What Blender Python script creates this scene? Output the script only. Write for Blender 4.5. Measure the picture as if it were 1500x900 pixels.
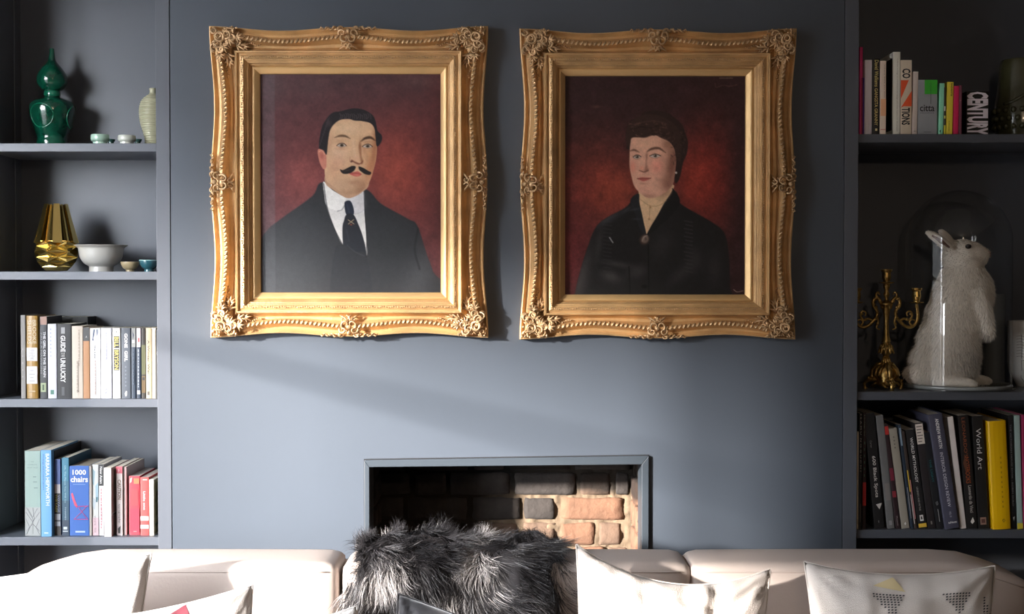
import bpy, bmesh, math, random
import numpy as np
from mathutils import Vector, Matrix
sc = bpy.context.scene
COL = sc.collection
for _o in list(bpy.data.objects): bpy.data.objects.remove(_o)
# ---------------------------------------------------------------- camera
EYE = 1.5; CAMY = -4.0; PITCH = math.radians(1.2); FPX = 2000.0
cam = bpy.data.cameras.new('camera'); cam.sensor_width = 36; cam.lens = 36*FPX/1500
camo = bpy.data.objects.new('camera', cam); COL.objects.link(camo)
camo.location = (0, CAMY, EYE); camo.rotation_euler = (math.radians(90)-PITCH, 0, 0)
sc.camera = camo
# ---------------------------------------------------------------- sky, sun, exposure
world = bpy.data.worlds.new('sky'); sc.world = world; world.use_nodes = True
_bg = world.node_tree.nodes['Background']; _bg.inputs[0].default_value = (.90, .94, 1.0, 1); _bg.inputs[1].default_value = 42.0
SUN_DIR = Vector((1.2, 1.0, -.31))
sun = bpy.data.lights.new('sun', 'SUN'); sun.energy = 27; sun.angle = math.radians(2.8); sun.color = (1, .93, .86)
suno = bpy.data.objects.new('sun', sun); COL.objects.link(suno); suno.location = (-6, -6, 4)
suno.rotation_euler = SUN_DIR.to_track_quat('-Z', 'Y').to_euler()
WX = -2.2; WY0, WY1 = -2.6, -.80; WZ0, WZ1 = .5, 2.55           # the side window in the left wall
VY0, VY1, VZ1 = -3.30, -2.76, 1.54                             # a lower, narrower window further along the same wall
for (_a, _b, _z) in ((WY0, WY1, WZ1), (VY0, VY1, VZ1)):
    por = bpy.data.lights.new('window_portal', 'AREA'); por.shape = 'RECTANGLE'; por.size = _z-WZ0; por.size_y = _b-_a
    por.cycles.is_portal = True
    poro = bpy.data.objects.new('window_portal', por); COL.objects.link(poro)
    poro.location = (WX-.02, (_a+_b)/2, (WZ0+_z)/2); poro.rotation_euler = (0, math.radians(-90), 0)
YB, YF_ = -.43, -.635
sc.view_settings.view_transform = 'Standard'; sc.view_settings.look = 'None'
sc.view_settings.gamma = 1; sc.view_settings.exposure = 0; sc.view_settings.use_curve_mapping = False
sc.cycles.use_denoising = True; sc.cycles.max_bounces = 8; sc.cycles.transparent_max_bounces = 12
# ---------------------------------------------------------------- helpers
_c, _s = math.cos(PITCH), math.sin(PITCH)
def at(px, py, Y):
    """photograph pixel (1500x900) seen at room depth Y -> world (x, z)"""
    a = (px-750)/FPX; b = -(py-450)/FPX
    dy = _c+b*_s; t = (Y-CAMY)/dy
    return a*t, EYE+t*(-_s+b*_c)
def X(px, Y): return (px-750)/FPX*(Y-CAMY)
def Z(py, Y): return at(750, py, Y)[1]
def S(Y): return (Y-CAMY)/FPX
def PY(z, Y):
    """photograph row in which a point at height z and depth Y appears"""
    h = z-EYE; d = Y-CAMY
    return 450-FPX*(d*_s+h*_c)/(d*_c-h*_s)
zt = Z(806, YB-.03)          # top of the sofa back
def lin(c):
    return tuple(float(v) for v in s2l(c))
def s2l(c):
    c = np.asarray(c, float)/255.0
    return np.where(c <= .04045, c/12.92, ((c+.055)/1.055)**2.4)

_mats = {}
def mat(name, col, rough=.5, metal=0, bump=0, bscale=40, var=0, vscale=6, spec=.5, sheen=0, attr=None, trans=0, coat=0, detail=4):
    if name in _mats: return _mats[name]
    m = bpy.data.materials.new(name); m.use_nodes = True; nt = m.node_tree; b = nt.nodes['Principled BSDF']
    b.inputs['Base Color'].default_value = (*col, 1); b.inputs['Roughness'].default_value = rough
    b.inputs['Metallic'].default_value = metal; b.inputs['Specular IOR Level'].default_value = spec
    if sheen: b.inputs['Sheen Weight'].default_value = sheen
    if coat: b.inputs['Coat Weight'].default_value = coat; b.inputs['Coat Roughness'].default_value = .08
    if trans: b.inputs['Transmission Weight'].default_value = trans
    if attr:
        a = nt.nodes.new('ShaderNodeAttribute'); a.attribute_name = attr
        nt.links.new(a.outputs['Color'], b.inputs['Base Color'])
    tc = nt.nodes.new('ShaderNodeTexCoord')
    if var:
        n = nt.nodes.new('ShaderNodeTexNoise'); n.inputs['Scale'].default_value = vscale; n.inputs['Detail'].default_value = 6
        nt.links.new(tc.outputs['Object'], n.inputs['Vector'])
        r = nt.nodes.new('ShaderNodeMapRange'); r.inputs['From Min'].default_value = .3; r.inputs['From Max'].default_value = .7
        r.inputs['To Min'].default_value = 1-var; r.inputs['To Max'].default_value = 1+var
        nt.links.new(n.outputs['Fac'], r.inputs['Value'])
        mx = nt.nodes.new('ShaderNodeVectorMath'); mx.operation = 'SCALE'; mx.inputs[0].default_value = col
        nt.links.new(r.outputs['Result'], mx.inputs['Scale']); nt.links.new(mx.outputs[0], b.inputs['Base Color'])
    if bump:
        n2 = nt.nodes.new('ShaderNodeTexNoise'); n2.inputs['Scale'].default_value = bscale; n2.inputs['Detail'].default_value = detail
        nt.links.new(tc.outputs['Object'], n2.inputs['Vector'])
        bp = nt.nodes.new('ShaderNodeBump'); bp.inputs['Strength'].default_value = bump; bp.inputs['Distance'].default_value = .004
        nt.links.new(n2.outputs['Fac'], bp.inputs['Height']); nt.links.new(bp.outputs[0], b.inputs['Normal'])
    _mats[name] = m; return m
def colmat(rgb, rough=.5, prefix='ink'):
    return mat('%s_%d_%d_%d' % (prefix, *rgb), lin(rgb), rough)
def thin_glass(name, tint=(1, 1, 1), ior=1.5, gain=1.0):
    if name in _mats: return _mats[name]
    m = bpy.data.materials.new(name); m.use_nodes = True; nt = m.node_tree; nt.nodes.clear()
    o = nt.nodes.new('ShaderNodeOutputMaterial'); t = nt.nodes.new('ShaderNodeBsdfTransparent'); t.inputs[0].default_value = (*tint, 1)
    g = nt.nodes.new('ShaderNodeBsdfGlossy'); g.inputs['Roughness'].default_value = .01
    f = nt.nodes.new('ShaderNodeLayerWeight'); f.inputs['Blend'].default_value = .5
    pw = nt.nodes.new('ShaderNodeMath'); pw.operation = 'POWER'; pw.inputs[1].default_value = 4.5
    nt.links.new(f.outputs['Facing'], pw.inputs[0])
    mu = nt.nodes.new('ShaderNodeMath'); mu.operation = 'MULTIPLY_ADD'; mu.inputs[1].default_value = .9*gain; mu.inputs[2].default_value = .045*gain; mu.use_clamp = True
    x = nt.nodes.new('ShaderNodeMixShader'); nt.links.new(pw.outputs[0], mu.inputs[0]); nt.links.new(mu.outputs[0], x.inputs[0])
    nt.links.new(t.outputs[0], x.inputs[1]); nt.links.new(g.outputs[0], x.inputs[2]); nt.links.new(x.outputs[0], o.inputs[0])
    _mats[name] = m; return m

class MB:
    """collects simple shapes and links them as one mesh object"""
    def __init__(s): s.v = []; s.f = []
    def add(s, vs, fs):
        n = len(s.v); s.v += [tuple(map(float, p)) for p in vs]; s.f += [tuple(i+n for i in f) for f in fs]; return s
    def box(s, x0, x1, y0, y1, z0, z1):
        return s.add([(x0, y0, z0), (x1, y0, z0), (x1, y1, z0), (x0, y1, z0), (x0, y0, z1), (x1, y0, z1), (x1, y1, z1), (x0, y1, z1)],
                     [(0, 3, 2, 1), (4, 5, 6, 7), (0, 1, 5, 4), (1, 2, 6, 5), (2, 3, 7, 6), (3, 0, 4, 7)])
    def prism(s, poly, y0, y1):
        """poly of (x, z) extruded along y"""
        n = len(poly)
        vs = [(x, y0, z) for x, z in poly]+[(x, y1, z) for x, z in poly]
        a = sum(poly[i][0]*poly[(i+1) % n][1]-poly[(i+1) % n][0]*poly[i][1] for i in range(n))
        fs = [tuple(range(n)), tuple(range(2*n-1, n-1, -1))]+[(i, i+n, (i+1) % n+n, (i+1) % n) for i in range(n)]
        if a < 0: fs = [tuple(reversed(f)) for f in fs]
        return s.add(vs, fs)
    def extrude_z(s, poly, z0, z1):
        n = len(poly)
        a = sum(poly[i][0]*poly[(i+1) % n][1]-poly[(i+1) % n][0]*poly[i][1] for i in range(n))
        vs = [(x, y, z0) for x, y in poly]+[(x, y, z1) for x, y in poly]
        fs = [tuple(range(n-1, -1, -1)), tuple(range(n, 2*n))]+[(i, (i+1) % n, (i+1) % n+n, i+n) for i in range(n)]
        if a < 0: fs = [tuple(reversed(f)) for f in fs]
        return s.add(vs, fs)
    def lathe(s, prof, cx=0, cy=0, cz=0, seg=32, sx=1, sy=1, close=True):
        n = len(prof); vs = []; fs = []
        for r, z in prof:
            for k in range(seg):
                a = 2*math.pi*k/seg; vs.append((cx+r*sx*math.cos(a), cy+r*sy*math.sin(a), cz+z))
        for i in range(n-1):
            for k in range(seg):
                k2 = (k+1) % seg; fs.append((i*seg+k, i*seg+k2, (i+1)*seg+k2, (i+1)*seg+k))
        if prof[-1][1] < prof[0][1]: fs = [tuple(reversed(f)) for f in fs]
        if close:
            fs.append(tuple(range(seg))[::-1] if prof[-1][1] >= prof[0][1] else tuple(range(seg)))
            t = tuple((n-1)*seg+k for k in range(seg)); fs.append(t if prof[-1][1] >= prof[0][1] else t[::-1])
        return s.add(vs, fs)
    def tube(s, pts, rad, seg=7):
        P = [Vector(p) for p in pts]; n = len(P)
        R = list(rad) if hasattr(rad, '__len__') else [rad]*n
        up = Vector((0, 1, 0)); vs = []; fs = []; prev = None
        for i in range(n):
            d = (P[min(i+1, n-1)]-P[max(i-1, 0)]); d = d.normalized() if d.length > 1e-9 else Vector((0, 0, 1))
            a = d.cross(up if prev is None else prev.cross(d))
            if a.length < 1e-4: a = d.cross(Vector((1, 0, 0)))
            a.normalize(); b = d.cross(a).normalized(); prev = a
            if i == 0: a0 = a
            for k in range(seg):
                t = 2*math.pi*k/seg; vs.append(P[i]+(a*math.cos(t)+b*math.sin(t))*R[i])
        for i in range(n-1):
            for k in range(seg):
                k2 = (k+1) % seg; fs.append((i*seg+k, (i+1)*seg+k, (i+1)*seg+k2, i*seg+k2))
        fs.append(tuple(range(seg))); fs.append(tuple((n-1)*seg+k for k in range(seg))[::-1])
        return s.add(vs, fs)
    def ball(s, c, r, seg=10, rings=6, rot=None):
        rx, ry, rz = r if hasattr(r, '__len__') else (r, r, r)
        M = Matrix.Rotation(rot, 3, 'Y') if isinstance(rot, (int, float)) else (rot or Matrix.Identity(3))
        vs = []; fs = []
        for i in range(1, rings):
            p = math.pi*i/rings
            for k in range(seg):
                a = 2*math.pi*k/seg
                v = M @ Vector((rx*math.sin(p)*math.cos(a), ry*math.sin(p)*math.sin(a), rz*math.cos(p))); vs.append((v.x+c[0], v.y+c[1], v.z+c[2]))
        t = M @ Vector((0, 0, rz)); b = M @ Vector((0, 0, -rz)); n = len(vs)
        vs += [(t.x+c[0], t.y+c[1], t.z+c[2]), (b.x+c[0], b.y+c[1], b.z+c[2])]
        for i in range(rings-2):
            for k in range(seg):
                k2 = (k+1) % seg; fs.append((i*seg+k, (i+1)*seg+k, (i+1)*seg+k2, i*seg+k2))
        for k in range(seg):
            k2 = (k+1) % seg; fs.append((n, k, k2)); fs.append((n+1, (rings-2)*seg+k2, (rings-2)*seg+k))
        return s.add(vs, fs)
    def build(s, name, m, parent=None, smooth=False, bevel=0, loc=None):
        me = bpy.data.meshes.new(name)
        vs = s.v if loc is None else [(a-loc[0], b-loc[1], c-loc[2]) for a, b, c in s.v]
        me.from_pydata(vs, [], s.f); me.materials.append(m)
        if smooth: me.shade_smooth()
        o = bpy.data.objects.new(name, me); COL.objects.link(o)
        if loc is not None: o.location = loc
        if parent: o.parent = parent
        if bevel:
            md = o.modifiers.new('bevel', 'BEVEL'); md.width = bevel; md.segments = 2; md.limit_method = 'ANGLE'
        return o
def tag(o, label, cat, group=None):
    o['label'] = label; o['category'] = cat
    if group: o['group'] = group
    return o
def thing(name, label, cat, loc=(0, 0, 0), group=None, rot=(0, 0, 0)):
    o = bpy.data.objects.new(name, None); COL.objects.link(o); o.location = loc; o.rotation_euler = rot; o.empty_display_size = .05
    return tag(o, label, cat, group)
def struct(o): o['kind'] = 'structure'; return o
def np_mesh(name, V, F, m, parent=None, smooth=True, colors=None):
    me = bpy.data.meshes.new(name); V = np.asarray(V, np.float32); F = np.asarray(F, np.int32)
    me.vertices.add(len(V)); me.vertices.foreach_set('co', V.ravel())
    k = F.shape[1]; me.loops.add(F.size); me.loops.foreach_set('vertex_index', F.ravel())
    me.polygons.add(len(F)); me.polygons.foreach_set('loop_start', np.arange(0, F.size, k, dtype=np.int32))
    me.update(calc_edges=True)
    if colors is not None:
        ca = me.color_attributes.new('tone', 'FLOAT_COLOR', 'POINT')
        c4 = np.ones((len(V), 4), np.float32); c4[:, :3] = colors; ca.data.foreach_set('color', c4.ravel())
    me.materials.append(m)
    if smooth: me.shade_smooth()
    o = bpy.data.objects.new(name, me); COL.objects.link(o)
    if parent: o.parent = parent
    return o
def grid_faces(nu, nv, off=0, flip=False):
    i, j = np.meshgrid(np.arange(nu-1), np.arange(nv-1), indexing='ij'); a = (i*nv+j).ravel()+off
    f = np.stack([a, a+nv, a+nv+1, a+1], 1)
    return f[:, ::-1] if flip else f
_tc = {}
def text_geo(s, bold=.0):
    """flat mesh of a string, scaled into the unit square"""
    k = (s, bold)
    if k in _tc: return _tc[k]
    cu = bpy.data.curves.new('t', 'FONT'); cu.body = s; cu.resolution_u = 2; cu.offset = bold
    o = bpy.data.objects.new('t', cu); COL.objects.link(o)
    me = bpy.data.meshes.new_from_object(o.evaluated_get(bpy.context.evaluated_depsgraph_get()))
    bpy.data.objects.remove(o); bpy.data.curves.remove(cu)
    v = np.array([p.co[:2] for p in me.vertices]); fs = [tuple(p.vertices) for p in me.polygons]
    bpy.data.meshes.remove(me)
    lo = v.min(0); hi = v.max(0); v = (v-lo)/np.maximum(hi-lo, 1e-6)
    _tc[k] = (v, fs); return _tc[k]
def smooth_noise(rng, nu, nv, cells):
    g = rng.normal(size=(cells[0]+3, cells[1]+3))
    u = np.linspace(0, cells[0], nu); v = np.linspace(0, cells[1], nv)
    iu = u.astype(int); iv = v.astype(int); fu = u-iu; fv = v-iv
    fu = (fu*fu*(3-2*fu))[:, None]; fv = (fv*fv*(3-2*fv))[None]
    return (g[iu][:, iv]*(1-fu)*(1-fv)+g[iu+1][:, iv]*fu*(1-fv)+g[iu][:, iv+1]*(1-fu)*fv+g[iu+1][:, iv+1]*fu*fv)
def fur(name, P, D, L, W, C, parent, m, nseg=4, curl=None, droop=0, rng=None, taper=1.0, root=.75):
    """ribbons: roots P, directions D, lengths L, widths W, colours C; curl = per-strand bend vector"""
    n = len(P); D = D/np.linalg.norm(D, axis=1, keepdims=True)
    side = np.cross(D, rng.normal(size=(n, 3))); side /= np.linalg.norm(side, axis=1, keepdims=True)
    V = np.zeros((n, nseg+1, 2, 3)); Cc = np.zeros((n, nseg+1, 2, 3)); pos = P.copy(); d = D.copy()
    for k in range(nseg+1):
        t = k/nseg; w = (W*(1-t**1.6*.92*taper))[:, None]
        V[:, k, 0] = pos-side*w/2; V[:, k, 1] = pos+side*w/2
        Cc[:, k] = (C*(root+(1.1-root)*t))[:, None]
        pos = pos+d*(L/nseg)[:, None]
        if curl is not None: d = d+curl*(1.0/nseg)
        d[:, 2] -= droop/nseg
        d /= np.linalg.norm(d, axis=1, keepdims=True)
    base = (np.arange(n)*(nseg+1)*2)[:, None]
    k = (np.arange(nseg)*2)[None]; a = base+k
    F = np.stack([a, a+1, a+3, a+2], 2).reshape(-1, 4)
    o = np_mesh(name, V.reshape(-1, 3), F, m, parent, True, Cc.reshape(-1, 3))
    return o
def rounded_box(size, rad, n=12, puff=(0, 0, 0)):
    """vertices/faces of a soft box centred on the origin"""
    bm = bmesh.new(); bmesh.ops.create_cube(bm, size=2)
    bmesh.ops.subdivide_edges(bm, edges=bm.edges[:], cuts=n, use_grid_fill=True)
    hx, hy, hz = (q/2 for q in size)
    rx, ry, rz = rad if hasattr(rad, '__len__') else (rad,)*3
    for v in bm.verts:
        u = v.co.copy()
        # denser loops near the edges
        u = Vector([math.sin(q*math.pi/2) if abs(q) < 1 else q for q in u])
        p = Vector((u.x*hx, u.y*hy, u.z*hz))
        c = Vector((max(-hx+rx, min(hx-rx, p.x)), max(-hy+ry, min(hy-ry, p.y)), max(-hz+rz, min(hz-rz, p.z))))
        d = Vector(((p.x-c.x)/rx, (p.y-c.y)/ry, (p.z-c.z)/rz))
        if d.length > 1e-6: d = d.normalized()
        v.co = c+Vector((d.x*rx, d.y*ry, d.z*rz))
        fx, fy, fz = 1-u.x**2, 1-u.y**2, 1-u.z**2
        v.co += Vector((math.copysign(puff[0]*fy*fz, u.x) if abs(u.x) > .99 else 0, math.copysign(puff[1]*fx*fz, u.y) if abs(u.y) > .99 else 0, math.copysign(puff[2]*fx*fy, u.z) if abs(u.z) > .99 else 0))
    vs = [tuple(v.co) for v in bm.verts]; fs = [tuple(v.index for v in f.verts) for f in bm.faces]; bm.free(); return vs, fs
# ---------------------------------------------------------------- room shell
WALL = mat('slate_blue_wall_paint', (.059, .072, .093), .46, bump=.06, bscale=60, var=.03, vscale=3, spec=.5)
CASE = mat('slate_blue_joinery_paint', (.088, .097, .117), .42, bump=.03, bscale=90, spec=.5)
DARKWALL = mat('dark_far_wall_paint', (.03, .033, .036), .7)
CEIL = mat('ceiling_white', (.55, .54, .52), .8)
FLOOR = mat('oak_floor', (.11, .07, .045), .5, var=.2, vscale=5)
WHITE = mat('white_window_paint', (.7, .7, .68), .4)
BX0, BX1 = -.998, .970      # chimney breast
RX0, RX1 = -2.2, 3.2; RY0, RY1 = -6.2, .42; RH = 2.75
# fireplace opening corners (inner edge of the trim), measured in the photograph
oL, oR = X(541, 0), X(940, 0)
oTL, oTR = Z(684, 0), Z(680, 0)
b = MB()
poly = [(BX0, 0), (oL-.006, 0), (oL-.006, oTL+.008), (oR+.012, oTR+.012), (oR+.012, 0), (BX1, 0), (BX1, RH), (BX0, RH)]
# front skin 10 cm thick with the opening cut out, then side cheeks and a filled upper part
b.prism([(BX0, 0), (oL-.006, 0), (oL-.006, oTL+.008), (BX0, oTL+.008)], 0, .11)
b.prism([(oR+.012, 0), (BX1, 0), (BX1, oTR+.012), (oR+.012, oTR+.012)], 0, .11)
b.prism([(BX0, oTL+.008), (oL-.006, oTL+.008), (oR+.012, oTR+.012), (BX1, oTR+.012), (BX1, RH), (BX0, RH)], 0, .11)
b.box(BX0, BX0+.02, .11, .42, 0, RH); b.box(BX1-.02, BX1, .11, .42, 0, RH)
struct(b.build('wall_back', WALL))
b = MB(); b.box(RX0, RX1, .42, .50, 0, RH); struct(b.build('wall_alcove', WALL))
b = MB(); b.box(RX0, RX1+.1, RY0-.1, .5, -.1, 0); struct(b.build('floor', FLOOR))
b = MB(); b.box(RX0-.1, RX1+.1, RY0-.1, .5, RH, RH+.1); struct(b.build('ceiling', CEIL))
b = MB(); b.box(RX1, RX1+.1, RY0-.1, .5, 0, RH); struct(b.build('wall_right', DARKWALL))
b = MB(); b.box(RX0-.1, RX1+.1, RY0-.1, RY0, 0, RH); struct(b.build('wall_front', DARKWALL))
b = MB(); b.box(WX-.12, WX, WY1, .5, 0, RH); b.box(WX-.12, WX, RY0, VY0, 0, RH); b.box(WX-.12, WX, VY1, WY0, 0, RH)
for (_a, _b, _z) in ((WY0, WY1, WZ1), (VY0, VY1, VZ1)): b.box(WX-.12, WX, _a, _b, 0, WZ0); b.box(WX-.12, WX, _a, _b, _z, RH)
struct(b.build('wall_left', DARKWALL))
gl = thin_glass('window_glass')
def window(name, y0, y1, z0, z1, rail):
    w = struct(bpy.data.objects.new(name, None)); COL.objects.link(w); w.location = (WX-.06, (y0+y1)/2, z0)
    def wb(n_, a, b_, c, d, x0=-.085, x1=-.035, m=WHITE):
        q = MB(); q.box(WX+x0, WX+x1, a, b_, c, d); o = q.build(n_, m, None, loc=w.location[:]); o.parent = w; o.location = (0, 0, 0)
    wb('window_frame', y0, y0+.04, z0, z1); wb('window_frame', y1-.04, y1, z0, z1); wb('window_frame', y0+.04, y1-.04, z0, z0+.05); wb('window_frame', y0+.04, y1-.04, z1-.05, z1)
    top = z1-.05
    if rail:
        wb('glazing_bar', y0+.04, y1-.04, rail-.009, rail+.009, -.07, -.054)
        for a, b_ in ((z0+.05, rail-.009), (rail+.009, top)):
            q = MB(); q.add([(WX-.062, y0+.04, a), (WX-.062, y1-.04, a), (WX-.062, y1-.04, b_), (WX-.062, y0+.04, b_)], [(0, 1, 2, 3)]); o = q.build('window_pane', gl, None, loc=w.location[:]); o.parent = w; o.location = (0, 0, 0)
    else:
        q = MB(); q.add([(WX-.062, y0+.04, z0+.05), (WX-.062, y1-.04, z0+.05), (WX-.062, y1-.04, top), (WX-.062, y0+.04, top)], [(0, 1, 2, 3)]); o = q.build('window_pane', gl, None, loc=w.location[:]); o.parent = w; o.location = (0, 0, 0)
window('window_1', WY0, WY1, WZ0, WZ1, 1.635); window('window_2', VY0, VY1, WZ0, VZ1, None)
# unseen sheer added to dim the sun over the near end of the window
vm = bpy.data.materials.new('dimming_sheer'); vm.use_nodes = True; nt = vm.node_tree; nt.nodes.clear()
_o = nt.nodes.new('ShaderNodeOutputMaterial'); _t = nt.nodes.new('ShaderNodeBsdfTransparent'); _d = nt.nodes.new('ShaderNodeBsdfTranslucent'); _d.inputs[0].default_value = (.18, .175, .165, 1)
_x = nt.nodes.new('ShaderNodeMixShader'); _x.inputs[0].default_value = .55; nt.links.new(_t.outputs[0], _x.inputs[1]); nt.links.new(_d.outputs[0], _x.inputs[2]); nt.links.new(_x.outputs[0], _o.inputs[0])
n_ = 160; yy_ = np.linspace(WY0-.02, -2.15, n_); f_ = (yy_-yy_[0])/(yy_[-1]-yy_[0])
V = [(WX+.05+.018*math.sin(i*.55)*(1-.5*f_[i]), yy_[i], z) for i in range(n_) for z in (WZ0-.15, RH-.08)]
cu_ = np_mesh('sun_dimming_sheer', V, grid_faces(n_, 2), vm); tag(cu_, 'unseen sheer added to dim the sun over the near half of the side window', 'curtain')
rod = MB(); rod.tube([(WX+.05, VY0, RH-.08), (WX+.05, WY1, RH-.08)], .012, 8); tag(rod.build('added_sheer_rod', WHITE), 'slim white rod added to hold the unseen sheer above the side window', 'rod')
# unseen sun blockers added outside: an upper slab keeps the low sun off the upper sash, a taller block stands nearer the chimney side
BLOCKER = mat('blocker_dark_render', (.06, .058, .055), .8)
b = MB(); b.box(-10.6, -10, -16, -7.45, 4.0, 5.3); b.box(-10.6, -10, -16, -15.4, 0, 4.0); b.box(-10.6, -10, -7.45, 1, 0, 5.3)
struct(b.build('sun_blocker_wall', BLOCKER))
b = MB(); b.box(-60, RX0-.13, -45, 20, -.3, -.02); struct(b.build('ground_street', mat('asphalt', (.05, .05, .052), .9)))
# ---------------------------------------------------------------- fireplace
fr = mat('slate_blue_metal_trim', (.042, .053, .066), .4, bump=.05, bscale=120)
tO = [(X(533, -.012), Z(674.6, -.012)), (X(951, -.012), Z(668.2, -.012))]
tI = [(oL, oTL), (oR, oTR)]
surround = struct(bpy.data.objects.new('trim_1', None)); COL.objects.link(surround)
b = MB(); b.prism([(tO[0][0], .35), (tI[0][0], .35), tI[0], tO[0]], -.012, .11); b.build('trim_jamb', fr, surround, bevel=.0015)
b = MB(); b.prism([(tI[1][0], .35), (tO[1][0], .35), tO[1], tI[1]], -.012, .11); b.build('trim_jamb', fr, surround, bevel=.0015)
b = MB(); b.prism([tI[0], tI[1], tO[1], tO[0]], -.012, .11); b.build('trim_lintel', fr, surround, bevel=.0015)
b = MB(); g = .0025   # the shadow gap round the trim
dk = mat('gap_dark', (.01, .01, .012), .9)
b.prism([(tO[0][0]-g, .35), (tO[0][0], .35), tO[0], (tO[0][0]-g, tO[0][1]+g)], -.001, .0); b.prism([(tO[1][0], .35), (tO[1][0]+g, .35), (tO[1][0]+g, tO[1][1]+g), tO[1]], -.001, 0)
b.prism([tO[0], tO[1], (tO[1][0]+g, tO[1][1]+g), (tO[0][0]-g, tO[0][1]+g)], -.001, 0)
b.build('shadow_gap', dk, surround)
# firebox: mortar backing, bricks one by one
DB = .36
MORT = mat('sandy_mortar', (.15, .108, .07), .95, bump=.9, bscale=55, var=.25, vscale=25, detail=8)
def paint_shade(m):
    # jamb and lintel shadow painted into the colour: strongest on the left and upper brickwork, with a ragged edge
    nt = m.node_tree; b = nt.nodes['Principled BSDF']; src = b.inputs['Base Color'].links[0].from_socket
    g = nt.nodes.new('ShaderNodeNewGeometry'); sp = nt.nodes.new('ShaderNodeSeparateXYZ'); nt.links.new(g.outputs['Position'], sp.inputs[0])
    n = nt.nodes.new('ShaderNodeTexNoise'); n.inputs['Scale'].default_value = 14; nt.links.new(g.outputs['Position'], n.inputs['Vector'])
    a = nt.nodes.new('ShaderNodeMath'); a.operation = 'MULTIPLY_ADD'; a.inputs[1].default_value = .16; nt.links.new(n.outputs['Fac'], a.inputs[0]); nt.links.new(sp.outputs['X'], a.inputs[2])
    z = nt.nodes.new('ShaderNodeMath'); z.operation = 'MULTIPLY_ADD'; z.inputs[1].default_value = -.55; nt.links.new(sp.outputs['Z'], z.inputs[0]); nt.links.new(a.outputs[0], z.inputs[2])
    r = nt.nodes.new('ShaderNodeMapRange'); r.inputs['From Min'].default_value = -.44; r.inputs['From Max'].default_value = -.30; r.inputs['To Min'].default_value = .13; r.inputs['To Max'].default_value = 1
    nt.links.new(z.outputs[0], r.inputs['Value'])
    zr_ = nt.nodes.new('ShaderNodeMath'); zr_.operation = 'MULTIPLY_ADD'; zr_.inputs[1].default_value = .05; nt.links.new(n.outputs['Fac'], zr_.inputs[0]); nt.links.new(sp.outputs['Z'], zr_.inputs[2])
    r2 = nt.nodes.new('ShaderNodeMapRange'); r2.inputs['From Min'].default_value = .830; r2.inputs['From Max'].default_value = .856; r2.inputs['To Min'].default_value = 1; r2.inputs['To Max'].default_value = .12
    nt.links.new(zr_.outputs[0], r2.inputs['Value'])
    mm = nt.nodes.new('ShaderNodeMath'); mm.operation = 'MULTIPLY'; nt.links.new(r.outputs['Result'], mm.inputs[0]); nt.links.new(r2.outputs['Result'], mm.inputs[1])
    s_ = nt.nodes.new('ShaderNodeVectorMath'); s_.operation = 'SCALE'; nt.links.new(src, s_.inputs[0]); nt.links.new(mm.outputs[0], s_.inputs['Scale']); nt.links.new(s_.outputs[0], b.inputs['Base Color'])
paint_shade(MORT)
rng = np.random.default_rng(11)
fbx = struct(bpy.data.objects.new('wall_firebox', None)); COL.objects.link(fbx)
nx, nz = 150, 110
gx = np.linspace(oL-.05, oR+.05, nx); gz = np.linspace(.35, 1.06, nz); GX, GZ = np.meshgrid(gx, gz, indexing='ij')
h = .0055*smooth_noise(rng, nx, nz, (34, 26))+.004*smooth_noise(rng, nx, nz, (75, 60))
V = np.stack([GX, DB+.0-h*.5, GZ], 2).reshape(-1, 3)
np_mesh('mortar', V, grid_faces(nx, nz), MORT, fbx)
b = MB(); b.box(oL-.06, oR+.06, DB+.015, DB+.05, .3, 1.1); b.box(oL-.06, oR+.06, .11, DB+.05, 1.06, 1.1); b.build('mortar_backing', MORT, fbx)
ny = 50
gy = np.linspace(.11, DB+.02, ny); GY, GZ2 = np.meshgrid(gy, gz, indexing='ij')
for sgn, xx in ((1, oR+.004), (-1, oL-.004)):
    h = .005*smooth_noise(rng, ny, nz, (10, 22))+.003*smooth_noise(rng, ny, nz, (25, 60))
    V = np.stack([xx+sgn*.004-sgn*h*.6, GY, GZ2], 2).reshape(-1, 3); np_mesh('mortar', V, grid_faces(ny, nz), MORT, fbx)
def rough_brick(w, hh, d, seed):
    r = np.random.default_rng(seed); vs, fs = rounded_box((w, d, hh), .006, 3)
    ax = r.normal(size=(3, 3))*90; ph = r.uniform(0, 6, 3)
    out = []
    for x, y, z in vs:
        n_ = sum(math.sin(ax[k][0]*x+ax[k][1]*y+ax[k][2]*z+ph[k]) for k in range(3))/3
        out.append((x+n_*.0038, y-n_*.003, z+n_*.0036))
    me = bpy.data.meshes.new('brick'); me.from_pydata(out, [], fs); me.shade_smooth(); return me
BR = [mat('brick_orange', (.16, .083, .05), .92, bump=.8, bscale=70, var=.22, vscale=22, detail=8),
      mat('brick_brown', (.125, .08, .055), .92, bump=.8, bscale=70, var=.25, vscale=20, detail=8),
      mat('brick_dark_shaded', (.035, .029, .026), .9, bump=.8, bscale=70, var=.35, vscale=20, detail=8)]  # near-black: hearth shadow painted as brick colour on most, one header truly dark
for _m in BR[:2]: paint_shade(_m)
def put_brick(x0, x1, zc, k, side=None, y0=0, h=.071):
    w = x1-x0
    me = rough_brick(w, h, .07, int(abs(x0*1000)+zc*900)); me.materials.append(BR[k])
    o = bpy.data.objects.new('brick', me); COL.objects.link(o); o.parent = fbx
    if side is None: o.location = ((x0+x1)/2, DB+.0275, zc)
    elif side > 0: o.location = (oR+.031, y0, zc); o.rotation_euler = (0, 0, math.pi/2)
    else: o.location = (oL-.031, y0, zc); o.rotation_euler = (0, 0, math.pi/2)
    o.rotation_euler.y = float(rng.normal()*.012) if side is None else 0
    return o
sD = S(DB)
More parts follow.
